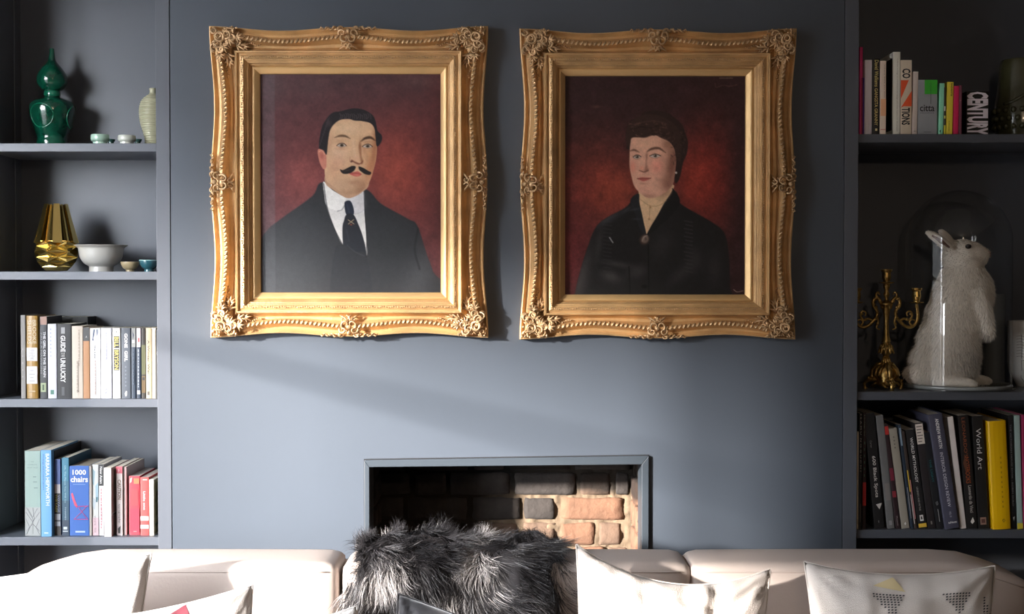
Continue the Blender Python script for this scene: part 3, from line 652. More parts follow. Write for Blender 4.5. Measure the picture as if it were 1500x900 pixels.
def gilt_frame(label, out, inn, painter, gain, cat_label):
    """out, inn = (x0, y0, x1, y1) photograph pixels of frame outline and of the canvas"""
    YF = -.045; s = S(YF)
    cx, cz = (X((inn[0]+inn[2])/2, -.02)), Z((inn[1]+inn[3])/2, -.02)
    root = thing('framed_portrait', label, 'painting', (cx, 0, cz))
    hw = (out[2]-out[0])/2; hh = (out[3]-out[1])/2; ox = ((out[0]+out[2])-(inn[0]+inn[2]))/2; oy = ((out[1]+out[3])-(inn[1]+inn[3]))/2
    iw = (inn[2]-inn[0])/2; ih = (inn[3]-inn[1])/2
    D = PROF[-1][0]+11
    def pos(side, u, d, h, wv):
        """side 0 top 1 right 2 bottom 3 left; u -1..1 along; d inset in px"""
        k = d/73.0
        W = hw*(1-k)+iw*k; H = hh*(1-k)+ih*k; cxx = ox*(1-k); czz = -oy*(1-k)
        w_ = wave(u)*wv
        if side == 0: x, z = u*W, H-w_
        elif side == 2: x, z = -u*W, -H+w_
        elif side == 1: x, z = W-w_, -u*H
        else: x, z = -W+w_, u*H
        return ((x+cxx)*s, -h, (z+czz)*s)
    NU = 73
    V = []; F = []; off = 0
    for side in range(4):
        for i in range(NU):
            u = -1+2*i/(NU-1)
            for d, h, wv in PROF: V.append(pos(side, u, d, h, wv*1.0))
        F.append(grid_faces(NU, len(PROF), off, flip=True)); off += NU*len(PROF)
    o = np_mesh('moulding', V, np.vstack(F), GOLD, root)
    md = o.modifiers.new('e', 'EDGE_SPLIT'); md.split_angle = math.radians(40)
    # flat bevelled liner
    V = []; F = []; off = 0
    LP = [(61.5, .020), (61.5, .027), (63, .030), (66, .027), (72.4, .020), (73, .018), (73.2, .008)]
    for side in range(4):
        for i in (-1, 1):
            for d, h in LP: V.append(pos(side, i, d, h, 0))
        F.append(grid_faces(2, len(LP), off, flip=True)); off += 2*len(LP)
    np_mesh('liner', V, np.vstack(F), GOLD2, root, smooth=False)
    # rope moulding
    b = MB()
    for side in range(4):
        L = (hw if side % 2 == 0 else hh)*2; n = int(L/7.0)
        for i in range(n):
            u = -1+2*(i+.5)/n
            if abs(u) > .86 or abs(u) < .07: continue
            p = pos(side, u, 16.8, .0565, 1.3)
            an = (.5, .5-math.pi/2, .5, .5-math.pi/2)[side]
            ax = (4.4*s, .004, 1.9*s)
            b.ball(p, ax, 7, 5, rot=-(math.radians(52) if side % 2 == 0 else math.radians(38)) * (1 if True else 0))
    o = b.build('rope_moulding', GOLD3, root, smooth=True); o['kind'] = 'stuff'
    # small pearls on the sanded band
    b = MB()
    for side in range(4):
        L = (iw if side % 2 == 0 else ih)*2+44; n = int(L/3.4)
        for i in range(n):
            u = -1+2*(i+.5)/n; p = pos(side, u, 50+1.0*math.sin(i*1.3), .0575, 0); b.ball(p, (1.3*s, .0016, 1.0*s), 5, 4, rot=i*.9)
    o = b.build('sanded_band', GOLD3, root, smooth=True); o['kind'] = 'stuff'
    # rococo ornaments
    rg = random.Random(3)
    def corner(sx, sz):
        b = MB()
        def q(u, v, h):      # u, v = px inset from the two sides of this corner, mirrored into place
            p = pos(0, 1, 0, 0, 0)
            X0 = (ox+sx*hw)-sx*u; Z0 = (-oy+sz*hh)-sz*v
            return (X0*s, -h, Z0*s)
        def scroll(u, v, r, turns, a0, d, rad, h=.058):
            for m_ in (0, 1):
                P = [(p[1], p[0], p[2]) if m_ else p for p in spiral(u, v, r, turns, a0, d, 15, h, h+.006)]
                n = len(P); b.tube([q(*p) for p in P], [rad*s*(1.15-.75*i/(n-1)) for i in range(n)], 6)
                b.ball(q(*P[-1]), rad*s*1.1, 7, 5)
        def leaf(u, v, L, w, ang, h=.058):
            for m_ in (0, 1):
                for j in range(-2, 3):
                    a = ang+j*.36; l2 = L*(1-.13*abs(j))
                    P = []
                    for k in range(5):
                        t = k/4; uu = u+math.cos(a+t*j*.25)*l2*t; vv = v+math.sin(a+t*j*.25)*l2*t
                        P.append(q(*((vv, uu) if m_ else (uu, vv)), h+.005*math.sin(t*2.6)))
                    b.tube(P, [w*s*k_ for k_ in (.5, 1, .95, .65, .2)], 5)
        scroll(17, 17, 8, 1.2, .3, 1, 2.0); scroll(28, 14, 7, 1.3, 2.2, -1, 1.7); scroll(10, 32, 6, 1.2, 1.2, 1, 1.6)
        scroll(36, 20, 6, 1.3, 4.0, 1, 1.5); scroll(34, 8, 5, 1.1, .4, -1, 1.5, .05)
        leaf(40, 28, 19, 1.9, 0.0, .043); leaf(42, 19, 13, 1.9, .05, .060);  leaf(24, 24, 14, 1.9, .78, .052)
        leaf(50, 30, 13, 1.6, .15, .04);  scroll(20, 34, 5.5, 1.2, 3.0, -1, 1.6, .056); scroll(44, 24, 5, 1.3, 2.0, -1, 1.4, .048); scroll(8, 9, 5, 1.1, 4.5, 1, 1.6, .048); leaf(12, 20, 12, 1.7, 1.2, .052); leaf(30, 22, 13, 1.8, .5, .056)
        for i in range(48):
            u = rg.uniform(3, 44); v = rg.uniform(3, max(8, 46-u)); b.ball(q(u, v, .050+rg.uniform(0, .01)), (rg.uniform(1.2, 2.4)*s, .004, rg.uniform(1, 2)*s), 6, 5, rot=rg.uniform(0, 3))
        for i in range(10):
            t = 48+i*3; b.ball(q(t, 27+math.sin(i)*2, .040), (1.7*s, .004, 1.2*s), 6, 5, rot=i)
            b.ball(q(27+math.sin(i)*2, t, .040), (1.2*s, .004, 1.7*s), 6, 5, rot=i)
        b.build('corner_ornament', GOLD3, root, smooth=True)
    for sx in (-1, 1):
        for sz in (-1, 1): corner(sx, sz)
    def centre(side):
        b = MB()
        def q(a, d, h):     # a = px along the side from its middle, d = px inset
            L = (hw if side % 2 == 0 else hh); return pos(side, a/L, d, h, 0)
        for m_ in (-1, 1):
            for (u, v, r, tn, a0, d, rad, h) in ((5, 22, 8, .9, -1.2, 1, 1.9, .060), (9, 13, 6, 1.2, .5, -1, 1.6, .060), (4, 32, 4.5, 1.1, 1.4, 1, 1.3, .055), (12, 6, 5, 1.0, 3.5, 1, 1.3, .048)):
                P = spiral(u, v, r, tn, a0, d, 13, h-.004, h+.004); n = len(P)
                b.tube([q(m_*p[0], p[1], p[2]) for p in P], [rad*s*(1.1-.7*i/(n-1)) for i in range(n)], 6)
            for j in range(8):
                t = j/7; b.tube([q(m_*(10+t*26), 4+2*math.sin(j*2), .046), q(m_*(14+t*26), 5+math.sin(j*2.4)*2.5, .052), q(m_*(18+t*26), 7, .046)], [1.3*s, 1.9*s*(1-.5*t), .5*s], 5)
            for j in range(3):
                b.tube([q(m_*2, 28, .05), q(m_*(6+3*j), 31+2*j, .052), q(m_*(9+4*j), 29+4*j, .045)], [1.5*s, 1.6*s, .4*s], 5)
        b.ball(q(0, 20, .052), (5*s, .008, 6*s), 10, 7); b.ball(q(0, 9, .054), (4*s, .007, 4*s), 8, 6)
        for i in range(14): b.ball(q(rg.uniform(-12, 12), rg.uniform(3, 36), .054), (rg.uniform(1, 2)*s, .004, rg.uniform(1, 2)*s), 6, 5, rot=rg.uniform(0, 3))
        b.build('centre_ornament', GOLD3, root, smooth=True)
    for k in range(4): centre(k)
    # canvas
    ny, nx = painter.img.shape[:2]; img = s2l(np.clip(painter.img, 0, 255))*gain
    gx = np.linspace(-iw-1, iw+1, nx)*s; gz = np.linspace(ih+1, -ih-1, ny)*s
    GX, GZ = np.meshgrid(gx, gz); V = np.stack([GX, np.full_like(GX, -.012), GZ], 2).reshape(-1, 3)
    np_mesh('canvas', V, grid_faces(ny, nx, flip=False), CANV, root, True, img.reshape(-1, 3))
    b = MB(); b.box(-iw*s-.01, iw*s+.01, -.010, -.001, -ih*s-.01, ih*s+.01); b.build('backing_board', mat('backing', (.2, .15, .1), .9), root)
    return root
gilt_frame('ornate gilt-framed oil portrait of a moustached man in a dark suit', (308.5, 39.5, 716.5, 496), (381, 108, 646.5, 429.5), paint_man(), .78, 'man')
gilt_frame('ornate gilt-framed oil portrait of a woman in a black dress with brooch', (759.5, 43, 1165, 498.5), (827, 111, 1092, 432.5), paint_woman(), 1.3, 'woman')
# ---------------------------------------------------------------- ceramics on the left bookcase
def px_lathe(name, label, cat, px, yb, Y, shelf_z, prof, m, seg=40, group=None, extra=None, sub='body'):
    """prof: (half width px, y px) top -> bottom in photograph pixels"""
    s = S(Y); yb = PY(shelf_z, Y)-.3; prof = [q for q in prof if q[1] < yb-.2]+[(prof[-1][0], yb)]; pr = [(w*s, (yb-y)*s) for w, y in prof][::-1]
    r = thing(name, label, cat, (X(px, Y), Y, shelf_z), group)
    b = MB(); b.lathe(pr, seg=seg); o = b.build(sub, m, r, smooth=True)
    md = o.modifiers.new('e', 'EDGE_SPLIT'); md.split_angle = math.radians(50)
    return r, o
def fine(prof, n=5):
    out = []
    for i in range(len(prof)-1):
        a = prof[max(i-1, 0)]; b = prof[i]; c = prof[i+1]; d = prof[min(i+2, len(prof)-1)]
        for j in range(n):
            t = j/n
            out.append(tuple(.5*((2*b[q])+(c[q]-a[q])*t+(2*a[q]-5*b[q]+4*c[q]-d[q])*t*t+(3*b[q]-3*c[q]+d[q]-a[q])*t**3) for q in (0, 1)))
    out.append(prof[-1]); return out
green = mat('green_crackle_glaze', (.002, .055, .030), .10, bump=.12, bscale=150, var=.5, vscale=28, coat=.6)
green2 = mat('green_glaze_band', (.006, .13, .07), .14, coat=.5)
pf = fine([(3.2, 72), (3.6, 76), (5.2, 88), (8, 93), (14, 100), (20, 109), (21.8, 117), (20.5, 124), (15, 131.5), (10.5, 134.5), (10.8, 141), (12, 143.5), (20, 146), (27, 149), (31, 154), (32.3, 161), (31, 172), (27, 186), (23.5, 195), (21.5, 201), (22.5, 207)])
Yv = .195
r, o = px_lathe('double_gourd_vase', 'tall emerald green double-gourd vase with slender neck', 'vase', 78.5, 207, Yv, SHL[0], pf, green)
s = S(Yv); yq = PY(SHL[0], Yv)-.3
b = MB(); b.lathe([(11.2*s, (yq-141.5)*s), (11.9*s, (yq-140)*s), (11.6*s, (yq-135)*s), (10.9*s, (yq-134)*s)], seg=32); b.build('collar_band', green2, r, smooth=True)
b = MB()   # raised round medallion on the belly
for a0 in (0, 1.9, -1.9):
    P = []
    for i in range(29):
        t = 2*math.pi*i/28; zz = 172+17*math.sin(t); th = -math.pi/2+a0-.25+.62*math.cos(t)
        rr = np.interp(zz, [q[1] for q in pf], [q[0] for q in pf])+.2
        P.append((rr*s*math.cos(th), rr*s*math.sin(th), (yq-zz)*s))
    b.tube(P, .9*s, 5)
b.build('medallion_ring', green2, r, smooth=True)
cel = mat('celadon_glaze', (.36, .52, .42), .18, coat=.4)
cel2 = mat('pale_celadon_glaze', (.55, .57, .50), .2, coat=.4)
grn = mat('dark_teal_glaze', (.03, .09, .08), .25, coat=.4)
for (px, y0, hw, Y, m, lab) in ((148, 197.2, 13.2, .10, cel, 'small pale green celadon dish with straight sides, nearest the green vase'), (187, 198.4, 12.8, .10, cel2, 'small off-white glazed dish, left of the ribbed jar')):
    px_lathe('small_dish', lab, 'dish', px, 208, Y, SHL[0], [(hw-2.5, y0+4), (hw-2, y0+1), (hw-.8, y0), (hw, y0+1), (hw+.2, y0+6), (hw-.5, 206.5), (hw-3, 208)], m, sub='dish_wall')
for (px, lab) in ((164, 'tiny dark green saucer half behind the pale green dish'), (203, 'tiny dark green saucer half behind the off-white dish')):
    px_lathe('saucer', lab, 'saucer', px, 208, .19, SHL[0], [(4.5, 206), (5.5, 204), (6.3, 204), (5.5, 207), (4, 208)], grn, 24, sub='saucer_rim')
jarm = mat('olive_cream_stoneware', (.40, .39, .26), .3, bump=.2, bscale=80, var=.15, vscale=12, coat=.3)
pj = fine([(4.5, 129.5), (5.2, 131), (4.6, 134), (5.6, 138), (11, 142), (16.5, 148), (19.4, 157), (20, 167), (18.5, 180), (14.5, 194), (12, 205), (12, 216)], 14)
pj = [(w+(.45*math.sin(y*2*math.pi/3.1) if 140 < y < 214 else 0), y) for w, y in pj]
px_lathe('ribbed_jar', 'olive-cream horizontally ribbed meiping jar beside the face frame', 'jar', 225.5, 207.5, .15, SHL[0], pj, jarm, 36)
# gold faceted vase
goldm = mat('mirror_gold', (.86, .66, .24), .19, metal=1.0, bump=.06, bscale=30)
Yg = .14; s = S(Yg)
r = thing('faceted_vase', 'shiny gold faceted vase with tall flat panels and diamond base', 'vase', (X(83, Yg), Yg, SHL[1]))
n = 6; yb = PY(SHL[1], Yg)-.3
def ring(hw, y, ph): return [(hw*s*math.cos(2*math.pi*(k+ph)/n), hw*s*math.sin(2*math.pi*(k+ph)/n), (yb-y)*s) for k in range(n)]
rot0 = (-90-39)/60.0
R = [(17, 299, 0), (32.5, 356, 0), (30, 357, .5), (34.5, 368, 0), (33, 381, .5), (25, 390, 0), (17, 396.5, .5)]
V = []; F = []
P0 = ring(15.5, 299, rot0-.27)+ring(15.5, 299, rot0+.27)
# tall panels: flat trapezoids proud of dark grooves between them
b = MB()
for k in range(n):
    a0 = 2*math.pi*(k+rot0)/n
    def pt(hw, y, da): return (hw*s*math.cos(a0+da), hw*s*math.sin(a0+da), (yb-y)*s)
    w0, w1 = .24, .22
    o4 = [pt(31.5, 356, -w1), pt(31.5, 356, w1), pt(17, 299, w0), pt(17, 299, -w0)]
    i4 = [pt(26, 356, -w1*.8), pt(26, 356, w1*.8), pt(12, 300, w0*.7), pt(12, 300, -w0*.7)]
    b.add(o4+i4, [(0, 1, 2, 3), (7, 6, 5, 4), (0, 4, 5, 1), (1, 5, 6, 2), (2, 6, 7, 3), (3, 7, 4, 0)])
b.build('tall_panels', goldm, r)
b = MB()
for k in range(n):
    a0 = 2*math.pi*(k+.5+rot0)/n
    b.tube([(30*s*math.cos(a0), 30*s*math.sin(a0), (yb-356)*s), (14.5*s*math.cos(a0), 14.5*s*math.sin(a0), (yb-300)*s)], [1.9*s, 1.5*s], 4)
b.build('thin_ridges', goldm, r)
b = MB(); b.lathe([(23*s, (yb-357)*s), (11*s, (yb-301)*s), (9*s, (yb-303)*s), (9*s, (yb-330)*s)], seg=12, close=False); b.build('inner_wall', mat('gold_dark_reflection', (.16, .11, .03), .15, metal=1.0), r)  # dark reflection in the grooves put into a darker gold
rings = [ring(28, 353, rot0+.5), ring(33, 361, rot0), ring(30.5, 369, rot0+.5), ring(33.5, 377, rot0), ring(26.5, 384, rot0+.5), ring(23.5, 391, rot0), ring(15, 396.5, rot0+.5)]
vs = [p for q in rings for p in q]; fs = []
for i in range(len(rings)-1):
    for k in range(n):
        k2 = (k+1) % n
        if i % 2 == 0:
            fs.append((i*n+k, (i+1)*n+k2, i*n+k2)); fs.append((i*n+k, (i+1)*n+k, (i+1)*n+k2))
        else:
            fs.append((i*n+k, (i+1)*n+k, i*n+k2)); fs.append((i*n+k2, (i+1)*n+k, (i+1)*n+k2))
# push facet centres in to read as diamonds
vs2 = list(vs); fs2 = []
for f in fs:
    c = [sum(vs[i][j] for i in f)/3 for j in range(3)]; c = (c[0]*.9, c[1]*.9, c[2]); vs2.append(c); m_ = len(vs2)-1
    for a in range(3): fs2.append((f[a], m_, f[(a+1) % 3])[::-1])
fs2.append(tuple(range((len(rings)-1)*n, len(rings)*n)))
b = MB(); b.add(vs2, fs2); o = b.build('faceted_base', goldm, r)
bm = bmesh.new(); bm.from_mesh(o.data); bmesh.ops.recalc_face_normals(bm, faces=bm.faces); bm.to_mesh(o.data); bm.free()
# bowls
celb = mat('grey_white_celadon', (.40, .39, .36), .28, bump=.25, bscale=45, coat=.35)
r, o = px_lathe('porcelain_bowl', 'large pale grey porcelain bowl with flared lip on foot', 'bowl', 148.5, 396.8, .15, SHL[1],
    fine([(30, 364), (35, 360.3), (37.5, 358.8), (38, 359.6), (35, 361.5), (32.5, 364), (31.5, 369), (30, 377), (25, 385), (18.5, 389.5), (17, 391), (17.2, 396.8)], 3), celb, 48)
r, o = px_lathe('small_bowl', 'small tan glazed tea bowl between the large bowl and teal bowl', 'bowl', 190.5, 396.5, .12, SHL[1],
    fine([(10, 386), (12.6, 383.6), (13.2, 384), (12.5, 388), (9.5, 393), (6, 395), (6, 396.5)], 3), mat('tan_glaze', (.30, .24, .14), .3, coat=.3), 32)
r, o = px_lathe('small_bowl', 'small dark teal tea bowl with pale rim, by the face frame', 'bowl', 218.5, 396.5, .10, SHL[1],
    fine([(11, 384), (13, 381.2), (13.8, 381.6), (13.3, 386), (10.5, 391.5), (7, 394), (7, 396.5)], 3), mat('teal_glaze', (.015, .065, .085), .15, coat=.6), 32)
s = S(.10); yq = PY(SHL[1], .10)-.3; b = MB(); b.lathe([(13.2*s, (yq-382.2)*s), (14.1*s, (yq-382)*s), (13.9*s, (yq-380.8)*s), (13*s, (yq-380.6)*s)], seg=32); b.build('glazed_rim', mat('pale_teal_rim', (.2, .34, .34), .2), r, smooth=True)
# ---------------------------------------------------------------- books
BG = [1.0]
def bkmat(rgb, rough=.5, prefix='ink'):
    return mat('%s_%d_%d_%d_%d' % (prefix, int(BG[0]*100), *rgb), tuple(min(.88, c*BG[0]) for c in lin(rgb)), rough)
PAGES = mat('book_pages', (.55, .50, .42), .9, bump=.15, bscale=300)
def decor(root, items, w, H, y):
    for i, it in enumerate(items):
        kind = it[0]; yy = y-.0004-.00016*i
        if kind in 'bB':
            _, v0, v1, u0, u1, col = it
            b = MB(); x0 = -w/2+u0*w; x1 = -w/2+u1*w; z0 = H*(1-v1); z1 = H*(1-v0)
            b.add([(x0, yy, z0), (x1, yy, z0), (x1, yy, z1), (x0, yy, z1)], [(0, 1, 2, 3)])
            b.build('spine_panel', bkmat(col, .5), root)
        elif kind == 'p':
            _, pts, col = it
            b = MB(); b.add([(-w/2+u*w, yy, H*(1-v)) for u, v in pts], [tuple(range(len(pts)))]); b.build('spine_panel', bkmat(col, .5), root)
        elif kind == 'l':      # tube line drawing
            _, pts, col, th = it
            b = MB(); b.tube([(-w/2+u*w, yy, H*(1-v)) for u, v in pts], th, 5); b.build('spine_drawing', bkmat(col, .5), root)
        else:
            _, s_, v0, v1, u0, u1, col = it[:7]; bold = it[7] if len(it) > 7 else .012
            v, fs = text_geo(s_, bold)
            if kind == 't': x = -w/2+(u0+(u1-u0)*v[:, 1])*w; z = H*(1-(v0+(v1-v0)*v[:, 0]))
            elif kind == 'T': x = -w/2+(u1-(u1-u0)*v[:, 1])*w; z = H*(1-(v1-(v1-v0)*v[:, 0]))
            else: x = -w/2+(u0+(u1-u0)*v[:, 0])*w; z = H*(1-(v1-(v1-v0)*v[:, 1]))
            vs = [(float(a), yy, float(c)) for a, c in zip(x, z)]
            b = MB(); b.add(vs, fs); b.build('lettering', bkmat(col, .5), root)
def book(x0, x1, yt, zs, col, label, items=(), d=.14, Y=.03, lean=0, hard=False, group=None, pages=None, side=None, rough=.55, sidedec=None, bulge=None, clip=None):
    """x0,x1 = spine edges at its foot, yt = its top, photograph pixels; lean = px the top is shifted by"""
    X0 = X(x0, Y); X1 = X(x1, Y); w = X1-X0-.0006; H = Z(yt, Y)-zs
    ang = math.atan2(lean*S(Y), H)      # + = top to the right
    root = thing('book', label, 'book', ((X0+X1)/2, Y, zs+.0002), group)
    ch = math.cos(ang); H = H/ch if abs(ang) > .001 else H
    if abs(ang) > .001:
        w = w*ch; H = H-abs(math.sin(ang))*w*.5
        root.rotation_euler.y = ang
        lift = abs(math.sin(ang))*w/2
        root.location.z += lift; 
    cm = bkmat(col, rough, 'cover'); t = .0026 if hard else .0008; ov = .003 if hard else .0005
    bl = (.0028 if hard else .0010) if bulge is None else bulge
    bl = min(bl, w*.3)
    out = [(-w/2, d), (-w/2, .004)]+[(-w/2*math.cos(math.pi*k/6), .002-bl*math.sin(math.pi*k/6)) for k in range(7)]+[(w/2, .004), (w/2, d)]
    inn = [(w/2-t, d), (w/2-t, t+.003), (-w/2+t, t+.003), (-w/2+t, d)]
    b = MB(); b.extrude_z(out+inn, 0, H); cov = b.build('cover', cm, root)
    b = MB(); b.box(-w/2+t, w/2-t, t+.003, d-ov, ov, H-ov); b.build('pages', PAGES if pages is None else bkmat(pages, .9, 'pages'), root)
    decor(cov, items, w, H, .002-bl)
    if sidedec:
        for (sx, y0, y1, v0, v1, c) in sidedec:
            xx = sx*(w/2+.0004); b = MB(); b.add([(xx, y0*d, H*(1-v1)), (xx, y1*d, H*(1-v1)), (xx, y1*d, H*(1-v0)), (xx, y0*d, H*(1-v0))], [(0, 1, 2, 3)] if sx > 0 else [(3, 2, 1, 0)])
            b.build('cover_picture', bkmat(c, .5), cov)
    return root
W = (238, 236, 234); K = (24, 24, 26)
def faint(n, v0, v1, u0, u1, col, seed=0):
    """print too small to read: rows of thin marks"""
    r = random.Random(seed); it = []; v = v0
    while v < v1:
        L = r.uniform(.02, .05); it.append(('b', v, min(v+L, v1), u0, u1, col)); v += L+.012
    return it
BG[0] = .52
z3 = SHL[2]; g3 = 'paperbacks and hardbacks on the lower middle left shelf'
B = lambda *a, **k: book(*a, **k)
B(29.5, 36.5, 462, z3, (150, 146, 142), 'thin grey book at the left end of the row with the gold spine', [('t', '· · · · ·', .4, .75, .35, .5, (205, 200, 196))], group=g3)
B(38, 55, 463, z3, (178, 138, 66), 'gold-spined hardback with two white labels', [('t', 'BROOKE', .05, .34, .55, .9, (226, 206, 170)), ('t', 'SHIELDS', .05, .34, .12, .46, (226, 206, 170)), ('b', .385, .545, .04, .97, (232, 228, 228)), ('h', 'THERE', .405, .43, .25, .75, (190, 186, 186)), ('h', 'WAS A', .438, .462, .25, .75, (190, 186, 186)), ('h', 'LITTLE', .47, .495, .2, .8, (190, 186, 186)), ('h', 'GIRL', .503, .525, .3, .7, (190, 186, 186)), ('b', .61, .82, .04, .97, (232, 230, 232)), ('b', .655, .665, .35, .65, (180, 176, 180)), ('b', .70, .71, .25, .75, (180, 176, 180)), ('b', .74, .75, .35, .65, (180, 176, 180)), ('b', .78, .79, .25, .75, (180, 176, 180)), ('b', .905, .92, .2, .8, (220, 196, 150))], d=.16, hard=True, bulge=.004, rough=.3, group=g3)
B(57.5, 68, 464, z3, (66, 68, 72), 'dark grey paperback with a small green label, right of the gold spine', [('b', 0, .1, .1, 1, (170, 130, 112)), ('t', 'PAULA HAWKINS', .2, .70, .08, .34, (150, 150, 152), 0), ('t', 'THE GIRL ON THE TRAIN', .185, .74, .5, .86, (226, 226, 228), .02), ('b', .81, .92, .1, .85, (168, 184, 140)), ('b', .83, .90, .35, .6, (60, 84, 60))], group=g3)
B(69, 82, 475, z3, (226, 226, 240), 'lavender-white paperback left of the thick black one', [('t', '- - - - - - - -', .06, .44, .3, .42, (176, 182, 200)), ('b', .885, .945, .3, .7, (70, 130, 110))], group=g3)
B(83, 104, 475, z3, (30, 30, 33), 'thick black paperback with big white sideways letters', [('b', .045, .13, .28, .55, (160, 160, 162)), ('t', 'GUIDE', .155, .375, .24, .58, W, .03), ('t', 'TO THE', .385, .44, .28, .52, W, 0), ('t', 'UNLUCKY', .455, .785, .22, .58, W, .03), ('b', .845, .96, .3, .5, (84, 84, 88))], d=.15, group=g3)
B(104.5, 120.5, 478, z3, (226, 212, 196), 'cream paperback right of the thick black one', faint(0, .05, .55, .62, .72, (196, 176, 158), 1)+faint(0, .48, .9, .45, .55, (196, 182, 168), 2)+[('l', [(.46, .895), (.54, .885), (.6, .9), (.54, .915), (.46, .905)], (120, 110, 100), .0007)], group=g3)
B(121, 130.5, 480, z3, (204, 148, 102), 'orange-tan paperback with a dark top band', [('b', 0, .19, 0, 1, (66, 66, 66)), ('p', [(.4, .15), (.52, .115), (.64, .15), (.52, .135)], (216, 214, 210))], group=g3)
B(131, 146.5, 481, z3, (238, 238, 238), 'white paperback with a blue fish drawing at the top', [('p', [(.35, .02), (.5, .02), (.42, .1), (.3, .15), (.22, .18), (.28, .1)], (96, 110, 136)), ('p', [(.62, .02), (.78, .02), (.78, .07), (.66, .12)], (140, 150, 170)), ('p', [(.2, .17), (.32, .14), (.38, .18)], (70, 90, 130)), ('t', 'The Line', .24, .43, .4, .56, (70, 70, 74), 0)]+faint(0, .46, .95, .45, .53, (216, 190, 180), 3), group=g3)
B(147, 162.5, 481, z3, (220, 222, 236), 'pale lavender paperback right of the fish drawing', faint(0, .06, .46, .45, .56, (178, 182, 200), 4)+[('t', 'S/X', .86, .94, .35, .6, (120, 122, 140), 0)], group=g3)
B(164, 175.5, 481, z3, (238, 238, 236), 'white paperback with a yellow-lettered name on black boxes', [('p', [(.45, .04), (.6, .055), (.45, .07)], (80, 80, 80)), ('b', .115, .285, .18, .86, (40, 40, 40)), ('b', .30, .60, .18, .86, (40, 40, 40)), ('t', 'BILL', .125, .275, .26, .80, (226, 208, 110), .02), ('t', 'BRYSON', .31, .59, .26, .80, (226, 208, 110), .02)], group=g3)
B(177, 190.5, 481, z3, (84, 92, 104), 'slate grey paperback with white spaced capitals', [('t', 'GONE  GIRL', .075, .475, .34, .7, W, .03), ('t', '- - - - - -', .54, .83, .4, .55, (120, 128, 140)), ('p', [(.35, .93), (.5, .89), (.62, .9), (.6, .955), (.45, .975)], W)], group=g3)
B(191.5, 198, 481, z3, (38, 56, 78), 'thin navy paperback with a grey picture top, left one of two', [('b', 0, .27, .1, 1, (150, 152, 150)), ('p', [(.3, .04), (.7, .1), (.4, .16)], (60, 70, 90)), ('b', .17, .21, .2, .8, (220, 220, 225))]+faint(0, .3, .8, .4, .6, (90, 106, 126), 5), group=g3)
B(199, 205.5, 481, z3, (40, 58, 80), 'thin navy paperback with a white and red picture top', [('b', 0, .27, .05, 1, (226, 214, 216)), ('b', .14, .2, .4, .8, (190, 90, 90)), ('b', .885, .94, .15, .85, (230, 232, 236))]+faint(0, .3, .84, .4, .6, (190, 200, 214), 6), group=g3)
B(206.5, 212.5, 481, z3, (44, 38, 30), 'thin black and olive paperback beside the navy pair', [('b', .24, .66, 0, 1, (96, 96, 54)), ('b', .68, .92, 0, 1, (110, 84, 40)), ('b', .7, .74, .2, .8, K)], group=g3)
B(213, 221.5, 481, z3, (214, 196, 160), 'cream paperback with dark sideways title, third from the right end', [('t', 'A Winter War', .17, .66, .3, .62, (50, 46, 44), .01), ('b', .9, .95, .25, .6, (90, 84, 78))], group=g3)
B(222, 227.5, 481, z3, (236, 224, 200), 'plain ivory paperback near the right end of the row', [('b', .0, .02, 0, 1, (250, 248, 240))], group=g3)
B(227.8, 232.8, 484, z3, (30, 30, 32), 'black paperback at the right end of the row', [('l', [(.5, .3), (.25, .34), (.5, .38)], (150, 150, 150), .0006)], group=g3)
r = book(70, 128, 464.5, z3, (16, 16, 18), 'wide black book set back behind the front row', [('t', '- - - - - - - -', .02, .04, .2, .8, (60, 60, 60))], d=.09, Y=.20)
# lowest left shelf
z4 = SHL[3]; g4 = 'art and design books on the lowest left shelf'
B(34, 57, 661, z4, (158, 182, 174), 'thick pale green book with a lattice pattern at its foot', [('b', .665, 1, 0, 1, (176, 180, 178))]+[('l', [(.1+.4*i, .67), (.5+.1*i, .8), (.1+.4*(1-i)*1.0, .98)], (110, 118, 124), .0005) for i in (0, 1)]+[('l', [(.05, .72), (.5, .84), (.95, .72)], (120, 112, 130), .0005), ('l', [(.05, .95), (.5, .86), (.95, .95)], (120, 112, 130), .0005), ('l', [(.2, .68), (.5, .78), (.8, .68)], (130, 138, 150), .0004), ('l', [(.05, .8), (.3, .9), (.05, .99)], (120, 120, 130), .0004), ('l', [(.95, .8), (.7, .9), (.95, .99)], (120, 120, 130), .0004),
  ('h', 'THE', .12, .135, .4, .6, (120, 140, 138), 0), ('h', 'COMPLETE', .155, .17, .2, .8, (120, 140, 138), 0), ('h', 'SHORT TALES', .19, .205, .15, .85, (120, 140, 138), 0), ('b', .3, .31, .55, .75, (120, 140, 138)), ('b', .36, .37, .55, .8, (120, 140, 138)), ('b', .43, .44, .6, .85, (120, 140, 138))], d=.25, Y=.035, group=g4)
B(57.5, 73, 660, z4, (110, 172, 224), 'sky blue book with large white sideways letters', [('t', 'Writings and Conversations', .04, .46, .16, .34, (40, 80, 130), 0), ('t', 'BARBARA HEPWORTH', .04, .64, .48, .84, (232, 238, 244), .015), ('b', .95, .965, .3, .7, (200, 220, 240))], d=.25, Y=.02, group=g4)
B(73.6, 77.8, 661, z4, (38, 32, 30), 'thin black book with brown pictures right of the sky blue one', faint(0, .3, .9, .2, .8, (80, 70, 60), 8), d=.26, Y=.045, group=g4)
